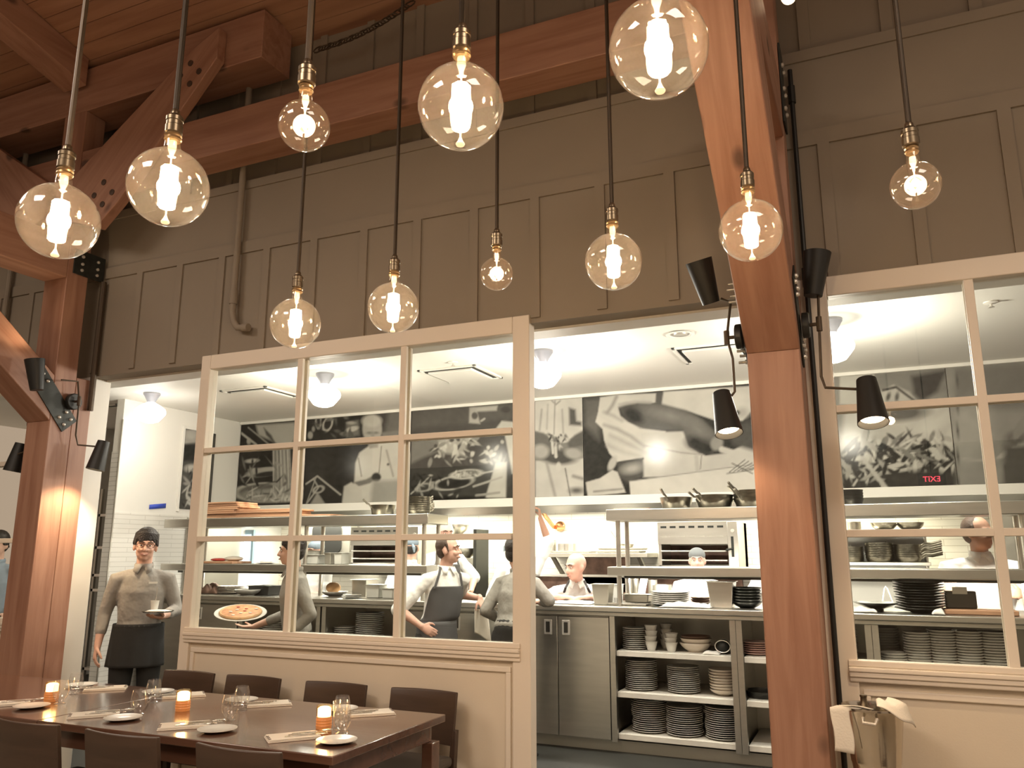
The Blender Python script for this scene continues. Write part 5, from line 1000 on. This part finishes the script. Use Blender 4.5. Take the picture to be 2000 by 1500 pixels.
def limb(m, pts, rad, side=None, seg=14, cap=True):
    """lofted, tapering limb; rad entries are r or (r_side, r_depth)"""
    pts = [Vector(p) for p in pts]; n = len(pts); rows = []
    R_ = [(r, r) if not isinstance(r, (tuple, list)) else r for r in rad]
    P_, Q_ = list(pts), list(R_)
    d0 = (pts[0]-pts[1]).normalized(); d1 = (pts[-1]-pts[-2]).normalized()
    pre = []; post = []
    for a in (80, 55, 28): pre.append((pts[0]+d0*min(R_[0])*math.sin(math.radians(a)), (R_[0][0]*math.cos(math.radians(a)), R_[0][1]*math.cos(math.radians(a)))))
    for a in (28, 55, 80): post.append((pts[-1]+d1*min(R_[-1])*math.sin(math.radians(a)), (R_[-1][0]*math.cos(math.radians(a)), R_[-1][1]*math.cos(math.radians(a)))))
    allp = pre+list(zip(P_, Q_))+post; vs = []; fs = []
    prev = None
    for i, (p, r) in enumerate(allp):
        t = (allp[min(i+1, len(allp)-1)][0]-allp[max(i-1, 0)][0]).normalized()
        s = Vector(side) if side is not None else (prev if prev is not None else (Vector((1, 0, 0)) if abs(t.x) < .9 else Vector((0, 1, 0))))
        s = (s-t*s.dot(t)).normalized(); u = t.cross(s).normalized(); prev = s
        for k in range(seg):
            a = 2*PI*k/seg; vs.append(p+s*r[0]*math.cos(a)+u*r[1]*math.sin(a))
    N_ = len(allp)
    for i in range(N_-1):
        for k in range(seg): k2 = (k+1) % seg; fs.append((i*seg+k, i*seg+k2, (i+1)*seg+k2, (i+1)*seg+k))
    fs.append(tuple(range(seg))[::-1]); fs.append(tuple((N_-1)*seg+k for k in range(seg)))
    return m.add(vs, fs)
def fuse(m, name, mat, parent, vox=.007, smooth=4, w=False):
    """melt the overlapping pieces into one continuous skin"""
    o = m.build(name, mat, parent, w=w, normals=True)
    r = o.modifiers.new('fuse', 'REMESH'); r.mode = 'VOXEL'; r.voxel_size = vox; r.use_smooth_shade = True
    s = o.modifiers.new('smooth', 'SMOOTH'); s.factor = .5; s.iterations = smooth
    dg = bpy.context.evaluated_depsgraph_get(); ev = o.evaluated_get(dg); me = bpy.data.meshes.new_from_object(ev)
    o.modifiers.clear(); old = o.data; o.data = me; bpy.data.meshes.remove(old); return o
def hand(m, wr, d, palm, curl=.5, L=.185, thumb=1, spread=.12):
    """palm, four unequal bent fingers and a thumb leaving the side of the palm. d: direction of the hand, palm: normal the palm faces"""
    d = Vector(d).normalized(); pn = Vector(palm); pn = (pn-d*pn.dot(d)).normalized(); s = d.cross(pn).normalized()*thumb; wr = Vector(wr); k = L/.185
    limb(m, [wr-d*.02, wr+d*.03*k, wr+d*.065*k, wr+d*.085*k], [(.026*k, .019*k), (.034*k, .016*k), (.041*k, .0145*k), (.040*k, .012*k)], side=s)
    for i, (off, l, r) in enumerate(((.030, .070, .0088), (.010, .078, .009), (-.010, .073, .0087), (-.029, .056, .0078))):
        b = wr+d*(.082-.004*abs(i-1))*k+s*off*k; dd = (d+s*(off*spread*8)).normalized(); a1, a2, a3 = curl*.55, curl*1.25, curl*1.8
        def dr(a): return dd*math.cos(a)+pn*math.sin(a)
        p1 = b+dr(a1)*l*.45*k; p2 = p1+dr(a2)*l*.32*k; p3 = p2+dr(a3)*l*.26*k; limb(m, [b-dd*.012, b, p1, p2, p3], [r*k, r*k, r*.95*k, r*.88*k, r*.75*k], seg=10)
    t0 = wr+d*.022*k+s*.022*k; t1 = t0+(s*.75+d*.6+pn*.25).normalized()*.040*k; t2 = t1+(s*.35+d*.9+pn*(.25+curl*.5)).normalized()*.030*k; t3 = t2+(d+pn*(.3+curl*.6)).normalized()*.022*k
    limb(m, [t0, t1, t2, t3], [.014*k, .0115*k, .0105*k, .0085*k], seg=10)
def person(label, x, y, face, H=1.72, shirt='greysh', legs='blackc', apron=None, skin='skin', hair='hairb', hat=None, lean=(0, 0), hyaw=0, hpitch=0, hroll=0, armR=None, armL=None, z=0, sleeve='long', glasses=False, smile=False, bald=False, wide=1.0, vox=.008, hunch=0, tagp=False, handR=None, handL=None, detail=True, headshift=(0, 0, 0)):
    """local frame: the person faces -Y; its right hand is at -X. lean shifts the chest (x, y). armR / armL: (elbow, wrist) in local coordinates"""
    k = H/1.72; r = thing('person', label, 'person', (x, y, z), face)
    lx, ly = lean; S_ = lambda *a: Vector(a)*k
    hip = S_(0, 0, .93); waist = S_(lx*.35, ly*.35, 1.06-hunch*.3); chest = S_(lx*.8, ly*.8, 1.27-hunch*.8); shc = S_(lx, ly, 1.41-hunch); nb = S_(lx, ly-.005-hunch*.1, 1.45-hunch)
    hd = S_(lx*1.12+headshift[0], ly*1.12-.03-hunch*.25+headshift[1], 1.615-hunch*1.1+headshift[2])
    sw_ = .178*wide
    shR = shc+S_(-sw_, 0, -.045); shL = shc+S_(sw_, 0, -.045)
    eR, wR = armR or ((-.27, -.02, 1.12), (-.27, -.10, .87)); eL, wL = armL or ((.27, -.02, 1.12), (.27, -.10, .87))
    eR, wR, eL, wL = [Vector(q)*k for q in (eR, wR, eL, wL)]
    X_ = V(1, 0, 0)
    hR = [S_(-.09, 0, .90), S_(-.10, -.01, .48), S_(-.105, .02, .085)]; hL = [S_(.09, 0, .90), S_(.10, -.01, .48), S_(.105, .02, .085)]
    # ---- body: one continuous skin
    m = M()
    limb(m, [hip-S_(0, 0, .03), hip+S_(0, 0, .05), waist, chest, shc-S_(0, 0, .03), nb], [(.155*k*wide, .105*k), (.15*k*wide, .105*k), (.13*k*wide, .095*k), (.155*k*wide, .11*k), (.135*k*wide, .085*k), (.06*k, .06*k)], side=X_, seg=20)
    limb(m, [nb-S_(0, 0, .02), nb+S_(0, -.005, .03), hd-S_(0, -.015, .06)], [.062*k, .056*k, .058*k])
    for sh_, e, w_, hp in ((shR, eR, wR, hR), (shL, eL, wL, hL)):
        limb(m, [shc+(sh_-shc)*.6, sh_, (sh_+e)/2, e], [.050*k, .052*k, .045*k, .038*k]); limb(m, [e, e+(w_-e)*.35, w_-(w_-e)*.12, w_], [.039*k, .039*k, .027*k, .025*k])
        limb(m, [hp[0], (hp[0]+hp[1])/2, hp[1]], [.083*k, .072*k, .054*k]); limb(m, [hp[1], hp[1]+(hp[2]-hp[1])*.35+S_(0, .015, 0), hp[2]], [.053*k, .055*k, .036*k])
        limb(m, [hp[2]-S_(0, 0, .035), hp[2]+S_(0, -.07, -.045), hp[2]+S_(0, -.16, -.058)], [.034*k, .036*k, .028*k])
    # head
    HR = Matrix.Rotation(hyaw, 3, 'Z') @ Matrix.Rotation(hpitch, 3, 'X') @ Matrix.Rotation(hroll, 3, 'Y')
    def hp_(*a): return hd + HR @ (Vector(a)*k)
    T = HR.to_4x4()
    m.sph(hp_(0, .012, .03), (.079*k, .096*k, .092*k), 20, m=T)
    m.sph(hp_(0, -.022, -.035), (.064*k, .068*k, .082*k), 18, m=T)
    m.sph(hp_(0, -.055, -.085), (.030*k, .028*k, .026*k), 12, m=T)
    limb(m, [hp_(0, -.088, .012), hp_(0, -.104, -.018), hp_(0, -.108, -.030)], [.009*k, .012*k, .014*k], seg=10)
    for s in (-1, 1):
        m.sph(hp_(s*.018, -.092, -.030), (.011*k, .011*k, .010*k), 8); m.sph(hp_(s*.078, .010, -.012), (.012*k, .021*k, .031*k), 10, m=T)
        m.sph(hp_(s*.034, -.068, -.030), (.026*k, .022*k, .022*k), 10); limb(m, [hp_(s*.012, -.090, .026), hp_(s*.052, -.074, .024)], [.009*k, .008*k], seg=8)
    m.sph(hp_(0, -.084, -.062), (.026*k, .014*k, .014*k), 10, m=T)
    def hd_(w_, e, spec, th):
        dflt = (w_-e).normalized(); pn = V(0, 1, 0) if spec is None else Vector(spec.get('palm', (0, 1, 0)))
        hand(m, w_, (spec or {}).get('d', dflt), pn, (spec or {}).get('curl', .45), L=.185*k, thumb=(spec or {}).get('thumb', th))
    hd_(wR, eR, handR or {'palm': (1, .2, 0)}, 1); hd_(wL, eL, handL or {'palm': (-1, .2, 0)}, -1)
    fuse(m, 'body', skin, r, vox=vox if detail else .011, smooth=3)
    # ---- face
    for s in (-1, 1):
        M().sph(hp_(s*.031, -.0825, .004), (.0125*k, .0075*k, .0052*k), 10, m=T).build('eye', 'eyew', r, w=False); M().sph(hp_(s*.031, -.0878, .004), (.0058*k, .0035*k, .0050*k), 8, m=T).build('iris', 'eyed', r, w=False)
        limb(M(), [hp_(s*.014, -.0975, .027), hp_(s*.034, -.093, .033), hp_(s*.052, -.080, .027)], [.0035*k, .0042*k, .0025*k], seg=6).build('eyebrow', 'brow', r, w=False)
    mw = .030 if smile else .022
    limb(M(), [hp_(-mw, -.088, -.056 if smile else -.062), hp_(-mw*.5, -.097, -.063), hp_(0, -.0995, -.065), hp_(mw*.5, -.097, -.063), hp_(mw, -.088, -.056 if smile else -.062)], [.002*k, .005*k, .006*k, .005*k, .002*k], seg=8).build('mouth', 'lips', r, w=False)
    if smile: limb(M(), [hp_(-.017, -.0985, -.0605), hp_(0, -.1035, -.0625), hp_(.017, -.0985, -.0605)], [.0012*k, .0024*k, .0012*k], seg=8).build('teeth', 'teeth', r, w=False)
    if glasses:
        g = M()
        for s in (-1, 1): g.tube([hp_(s*.035+.026*math.cos(a), -.108+.004*abs(math.cos(a)), .004+.018*math.sin(a)) for a in [2*PI*q/20 for q in range(20)]], .0014*k, 6, closed=True); g.tube([hp_(s*.061, -.105, .008), hp_(s*.082, -.03, .006), hp_(s*.083, .01, .0)], .002*k, 6)
        g.tube([hp_(-.010, -.108, .008), hp_(.010, -.108, .008)], .002*k, 6); g.build('glasses', 'eyed', r, w=False)
    # ---- hair or hat
    if not bald:
        h = M()
        if hat:
            h.sph(hp_(0, .040, -.005), (.076*k, .070*k, .072*k), 16, m=T); fuse(h, 'hair', hair, r, vox=.008, smooth=2)
        elif hair == 'hairb':
            h.sph(hp_(0, .020, .054), (.089*k, .102*k, .097*k), 20, m=T); h.sph(hp_(0, .055, .0), (.074*k, .058*k, .075*k), 16, m=T)
            rs = random.Random(int(abs(x)*100))
            for q in range(26):
                a = -1.9+3.8*q/25; cx_, cy_ = .084*math.sin(a), -.088*math.cos(a)+.008
                low = (.040 if abs(a) < 1.0 else .005 if abs(a) < 1.6 else -.02) + rs.uniform(-.010, .012)
                if glasses is False: low += .012 if abs(a) < 1.0 else 0
                limb(h, [hp_(cx_*.45, cy_*.45, .118), hp_(cx_*.86, cy_*.88, .092), hp_(cx_*1.03+rs.uniform(-.006, .006), cy_*1.04, low)], [.019*k, .016*k, .005*k], seg=8)
            fuse(h, 'hair', 'hairb', r, vox=.005 if detail else .009, smooth=2)
        else:
            h.sph(hp_(0, .026, .040), (.081*k, .088*k, .086*k), 20, m=T); h.sph(hp_(0, .050, .0), (.073*k, .056*k, .075*k), 16, m=T)
            for s in (-1, 1): limb(h, [hp_(s*.076, -.005, .05), hp_(s*.078, -.018, .0), hp_(s*.074, -.022, -.025)], [.010*k, .007*k, .004*k], seg=8)
            fuse(h, 'hair', hair, r, vox=.006, smooth=2)
    if hat:
        h = M(); h.sph(hp_(0, .012, .055), (.084*k, .101*k, .078*k), 22, m=T); fuse(h, 'cap', hat, r, vox=.008, smooth=2)
        limb(M(), [hp_(-.03, .105, .03), hp_(-.045, .135, .0), hp_(-.05, .14, -.04)], [.014*k, .018*k, .010*k], seg=8).build('cap_tie', hat, r, w=False)
    # ---- clothes
    c = M(); g_ = .014*k
    limb(c, [hip-S_(0, 0, .02), hip+S_(0, 0, .06), waist, chest, shc-S_(0, 0, .02), nb-S_(0, 0, .005)], [(.158*k*wide, .112*k), (.162*k*wide, .118*k), (.150*k*wide, .115*k), (.168*k*wide, .126*k), (.146*k*wide, .098*k), (.07*k, .068*k)], side=X_, seg=22)
    for sh_, e, w_ in ((shR, eR, wR), (shL, eL, wL)):
        limb(c, [shc+(sh_-shc)*.5, sh_, (sh_+e)/2, e], [.056*k, .062*k, .056*k, .049*k])
        if sleeve == 'long': limb(c, [e, e+(w_-e)*.55], [.049*k, .042*k])
        elif sleeve == 'elbow': limb(c, [(sh_+e)/2, e], [.064*k, .064*k])
        if sleeve == 'wrist': limb(c, [e, e+(w_-e)*.9], [.053*k, .038*k])
    fuse(c, 'coat' if shirt == 'whitec' else 'shirt', shirt, r, vox=.009, smooth=3)
    limb(M(), [nb+V(.064*k*math.sin(a), -.066*k*math.cos(a)+.004, .018*k+.006*math.cos(a)*-1) for a in [-2.6+5.2*q/20 for q in range(21)]], [(.020*k, .006*k)]*21, side=(0, 0, 1), seg=8).build('collar', shirt, r, w=False)
    for s in (-1, 1): M().add([nb+V(s*.006, -.072*k, .022*k), nb+V(s*.058*k, -.050*k, .030*k), nb+V(s*.066*k, -.088*k, -.022*k), nb+V(s*.034*k, -.102*k, -.045*k)], [(0, 1, 2, 3)]).build('collar_leaf', shirt, r, w=False, solid=.007, normals=False)
    p = M()
    limb(p, [hip-S_(0, 0, .07), hip+S_(0, 0, .05)], [(.150*k*wide, .118*k), (.160*k*wide, .120*k)], side=X_, seg=20)
    for hp in (hR, hL): limb(p, [hp[0], (hp[0]+hp[1])/2, hp[1], (hp[1]+hp[2])/2, hp[2]-S_(0, 0, .01)], [.100*k, .086*k, .070*k, .068*k, .058*k])
    fuse(p, 'trousers', legs, r, vox=.011, smooth=3)
    for hp in (hR, hL): limb(M(), [hp[2]-S_(0, -.01, .045), hp[2]+S_(0, -.07, -.050), hp[2]+S_(0, -.17, -.056)], [(.040*k, .036*k), (.043*k, .036*k), (.036*k, .024*k)], side=X_).build('shoe', 'shoe', r, w=False)
    if apron:
        # wrap-around cloth: waist part and, for 'bib', a chest part with straps
        mat = apron[1]; low = apron[2]; z1 = hip+S_(0, 0, .10)
        def wrapf(u, v):
            a = (-1.9+3.8*u) if apron[0] == 'waist' else (-1.75+3.5*u); P_ = z1.lerp(V(hip.x, hip.y, low*k), v); fl = 1+.12*v+.03*math.sin(7*a)*v+.02*math.sin(13*a+2)*v
            return P_+V(.176*k*wide*math.sin(a)*fl, -.136*k*math.cos(a)*fl, 0)
        M().sheet(wrapf, 40, 16).build('apron', mat, r, w=False, solid=.005, ang=80, normals=False)
        if apron[0] == 'waist': limb(M(), [z1+V(.176*k*wide*math.sin(a), -.135*k*math.cos(a), -.012) for a in [2*PI*q/32 for q in range(33)]], [(.022*k, .005*k)]*33, side=(0, 0, 1), seg=8).build('apron_waistband', mat, r, w=False)
        if apron[0] == 'bib':
            top = chest+S_(0, 0, .045)
            def bib(u, v):
                wd = 1.5-.62*v; a = -wd+2*wd*u; w0 = [z1, waist, chest, top]; q = v*3; i_ = min(2, int(q)); P_ = w0[i_].lerp(w0[i_+1], q-i_); rx_, ry_ = [(.176, .136), (.164, .130), (.180, .140), (.178, .136)][min(3, int(q+.5))]
                rx_ = .172+.01*v; ry_ = .132+.008*v
                return P_+V(rx_*k*wide*math.sin(a), -ry_*k*math.cos(a), 0)
            M().sheet(bib, 24, 14).build('apron_bib', mat, r, w=False, solid=.005, ang=80, normals=False)
            for s in (-1, 1): limb(M(), [top+V(s*.130*k, -.100*k, -.02*k), shc+V(s*.098*k, -.088*k, .005), nb+V(s*.068*k, -.035*k, .022*k), nb+V(s*.045*k, .055*k, .020*k), nb+V(0, .074*k, .014*k)], [(.011, .004)]*5, seg=8).build('apron_strap', mat, r, w=False)
    if tagp: M().box((shc.x+.055, shc.y-.128, shc.z-.075), (shc.x+.115, shc.y-.122, shc.z-.060)).build('name_tag', 'plastic', r, w=False)
    return r
ppl = []
# waiter in the doorway
W1 = aY(284, 1080, 4.62)
person('smiling person with glasses, grey shirt and black waist apron, holding a small tray', W1.x, 4.62, .74, H=1.70, apron=('waist', 'blackc', .73), glasses=True, smile=True, wide=1.02, vox=.006, tagp=True, hroll=.06, hyaw=.10,
  armR=((-.245, .02, 1.12), (-.265, -.05, .88)), handR={'palm': (1, .3, 0), 'curl': .6}, armL=((.255, .02, 1.13), (.17, -.24, 1.10)), handL={'d': (-.5, -.8, .05), 'palm': (0, 0, 1), 'curl': .25, 'thumb': -1})
def rot(px_, py_, a, x, y): return (x+px_*math.cos(a)-py_*math.sin(a), y+px_*math.sin(a)+py_*math.cos(a))
tx_, ty_ = rot(.15, -.33, .74, W1.x, 4.62)
r = thing('serving_tray', 'small tray with folded paper carried by the person in the doorway', 'tray', (tx_, ty_, 1.125)); M().lathe([(.10, 0), (.105, .003), (.112, .010), (.110, .010), (.10, .004), (.0001, .004)], (tx_, ty_, 1.125), 30).build('tray_disc', 'silver', r)
cloth_lump('folded_bill', 'white folded paper on the small tray', (tx_+.02, ty_-.01, 1.131), .15, .10, .016, 'paper', 21, 'paper', .3)
r = thing('drink_cup', 'clear cup with pink drink and straw on the small tray', 'cup', (tx_-.035, ty_+.0, 1.131)); M().shell([(.022, 0), (.030, .075), (.029, .075)], (tx_-.035, ty_, 1.131), 20).build('cup_wall', 'plastic', r); M().lathe([(.021, .002), (.026, .045), (.0001, .046)], (tx_-.035, ty_, 1.131), 16).build('pink_drink', 'pink', r); M().tube([(tx_-.035, ty_, 1.15), (tx_-.02, ty_, 1.30)], .003, 6).build('straw', 'bolt', r)
# chef leaning on the pass
C1 = aY(868, 1100, 5.98)
person('person in short-sleeved chef coat and dark bib apron, one hand on hip', C1.x-.10, 6.05, .92, H=1.67, shirt='whitec', apron=('bib', 'denim', .55), skin='skinp', hair='hairn', sleeve='elbow', lean=(.06, -.03), hyaw=.9, hpitch=-.06, wide=.98, vox=.006,
  armR=((-.35, .0, 1.13), (-.20, -.14, 1.0)), handR={'d': (.75, -.35, -.45), 'palm': (.1, .8, 0), 'curl': .5}, armL=((.31, .22, 1.23), (.42, .02, 1.20)), handL={'d': (.15, -.45, -.85), 'palm': (-.2, .9, -.3), 'curl': .55})
# cloth in the leaning chef's hand
hx_, hy_ = rot(.43, .0, .92, C1.x-.10, 6.05)
def towel(u, v): return (hx_-.07+.13*u+.03*v*u, hy_-.035+.012*math.sin(6*u)+.01*v, 1.08-.02*u-.20*v-.05*u*v)
tag(M().sheet(towel, 12, 14).build('side_towel', 'linen', solid=.007, ang=80, normals=False), 'cream cloth hanging from the hand of the leaning chef', 'towel')
# person with back to us at the counter
C2 = aY(1003, 1100, 6.12)
person('person in grey shirt seen from behind, at the counter beside the partition edge', C2.x+.03, 6.02, PI-.28, H=1.70, skin='skind', lean=(.02, -.10), hunch=.05, headshift=(.05, 0, 0), armR=((-.27, -.14, 1.19), (-.06, -.30, 1.16)), handR={'palm': (0, 0, -1), 'd': (1, -.5, 0), 'curl': .3}, armL=((.25, .04, 1.10), (.22, -.18, 1.0)), glasses=None, sleeve='long')
# behind the counter
def back(label, px_, y, face, **kw): P_ = aY(px_, 1100, y); return person(label, P_.x, y, face, shirt=kw.pop('shirt', 'whitec'), legs='blackc', detail=False, **kw)
back('person in white coat and blue-grey cap reaching up to the copper pipe, face turned away', 1012, 7.62, .5, H=1.71, skin='skind', hat='cap', hair='hairb', sleeve='elbow', hyaw=.9, armL=((.30, -.06, 1.68), (.22, -.08, 1.90)), handL={'d': (-.1, 0, 1), 'palm': (-1, 0, 0), 'curl': 1.1})
back('bald person in white coat and dark bib apron bending over the counter', 1134, 7.57, .25, H=1.75, skin='skinp', bald=True, apron=('bib', 'denim', .6), lean=(0, -.38), hunch=.20, hyaw=-.8, hpitch=.12, wide=1.12, armR=((-.27, -.46, 1.12), (-.10, -.62, 1.14)), armL=((.27, -.46, 1.12), (.10, -.62, 1.14)), handR={'palm': (0, 0, -1), 'd': (1, -.3, 0)}, handL={'palm': (0, 0, -1), 'd': (-1, -.3, 0)}, sleeve='elbow')
back('person in white coat and grey skull cap, lower face hidden behind the overshelf', 1362, 7.62, .18, H=1.57, hat='capg', hair='hairb', skin='skinp', wide=1.12, armR=((-.25, -.08, 1.18), (-.12, -.28, 1.22)), armL=((.25, -.08, 1.18), (.12, -.28, 1.22)), sleeve='elbow')
back('bent person in white coat and pale blue cap behind the middle lower pane', 622, 7.60, -.3, H=1.68, hat='cap', hunch=.02, lean=(.12, -.1), skin='skin', wide=1.1, armR=((-.25, -.1, 1.12), (-.05, -.3, 1.12)), armL=((.3, -.1, 1.12), (.12, -.28, 1.12)), sleeve='elbow')
back('person in white coat and grey-blue cap facing away, left of the leaning chef', 802, 7.58, PI+.4, H=1.70, hat='cap', skin='skin', armR=((-.235, .02, 1.12), (-.24, -.04, .88)), armL=((.235, .02, 1.12), (.24, -.04, .88)), sleeve='elbow')
back('tall person in white coat and pale cap behind the chef with hand on hip', 866, 8.0, .9, H=1.86, hat='whitec', skin='skinp', apron=('bib', 'denim', .7), armR=((-.27, -.08, 1.16), (-.12, -.28, 1.16)), armL=((.30, -.10, 1.18), (.20, -.25, 1.05)), sleeve='elbow')
back('person in white coat bending over the counter behind the right window', 1922, 7.45, .15, H=1.88, hair='hairn', skin='skind', lean=(-.06, -.14), hunch=.06, wide=1.22, hyaw=.8, armR=((-.36, -.12, 1.10), (-.34, -.30, 1.16)), armL=((.27, -.1, 1.12), (.12, -.32, 1.14)), sleeve='elbow')
back('person in white coat almost hidden behind the right post', 1522, 7.60, 0, H=1.70, hat='capg', skin='skin', armR=((-.27, -.08, 1.12), (-.12, -.28, 1.12)), armL=((.27, -.08, 1.12), (.12, -.28, 1.12)), sleeve='elbow')
back('person in white coat at the right edge of the photo behind the window', 2062, 7.52, .2, H=1.72, hat='capg', skin='skin', armR=((-.3, -.08, 1.12), (-.2, -.28, 1.12)), armL=((.27, -.08, 1.12), (.12, -.28, 1.12)), sleeve='elbow')
# waiter with the pizza
P5 = aY(583, 1100, 5.35)
person('person in grey shirt walking left behind the partition glass, holding out a pizza', P5.x+.02, 5.35, -.75, H=1.66, skin='skin', hyaw=-.3, lean=(0, -.04), wide=1.05, armR=((-.30, -.02, 1.10), (-.42, -.30, .985)), handR={'d': (-.35, -.9, .02), 'palm': (0, 0, 1), 'curl': .25}, armL=((.27, .06, 1.12), (.22, -.12, .95)), glasses=False)
pz = aY(470, 1198, 5.03); TZ = Matrix.Translation(pz) @ Matrix.Rotation(-.68, 4, 'Z').inverted() @ Matrix.Rotation(.26, 4, 'X'); I3 = (0, 0, 0)
r = thing('pizza_plate', 'white pizza plate held out by the person behind the glass', 'plate', pz); M().lathe([(.10, -.012), (.11, -.012), (.185, 0), (.195, .006), (.193, .009), (.15, .002), (.0001, .0)], I3, 44, m=TZ).build('plate_disc', 'china', r)
r = thing('pizza', 'round baked pizza on the held-out white plate', 'pizza', pz); M().lathe([(.155, .004), (.160, .012), (.154, .020), (.140, .016), (.0001, .014)], I3, 40, m=TZ).build('crust', 'crust', r); M().lathe([(.140, .0165), (.136, .0185), (.0001, .019)], I3, 36, m=TZ).build('topping', 'pizza', r)
for q in range(9): a = q*2.4; rr = .03+.011*q; M().sph(TZ @ V(rr*math.cos(a), rr*math.sin(a), .020), (.016, .013, .004), 8).build('topping_piece', 'paper' if q % 3 else 'red', r)
# arm at the far left window
person('person in blue-grey shirt at the left edge, seen through the left window', aY(-12, 1150, 5.2).x, 5.2, .5, H=1.72, shirt='cap', detail=False, armL=((.29, .02, 1.12), (.24, -.16, .98)))
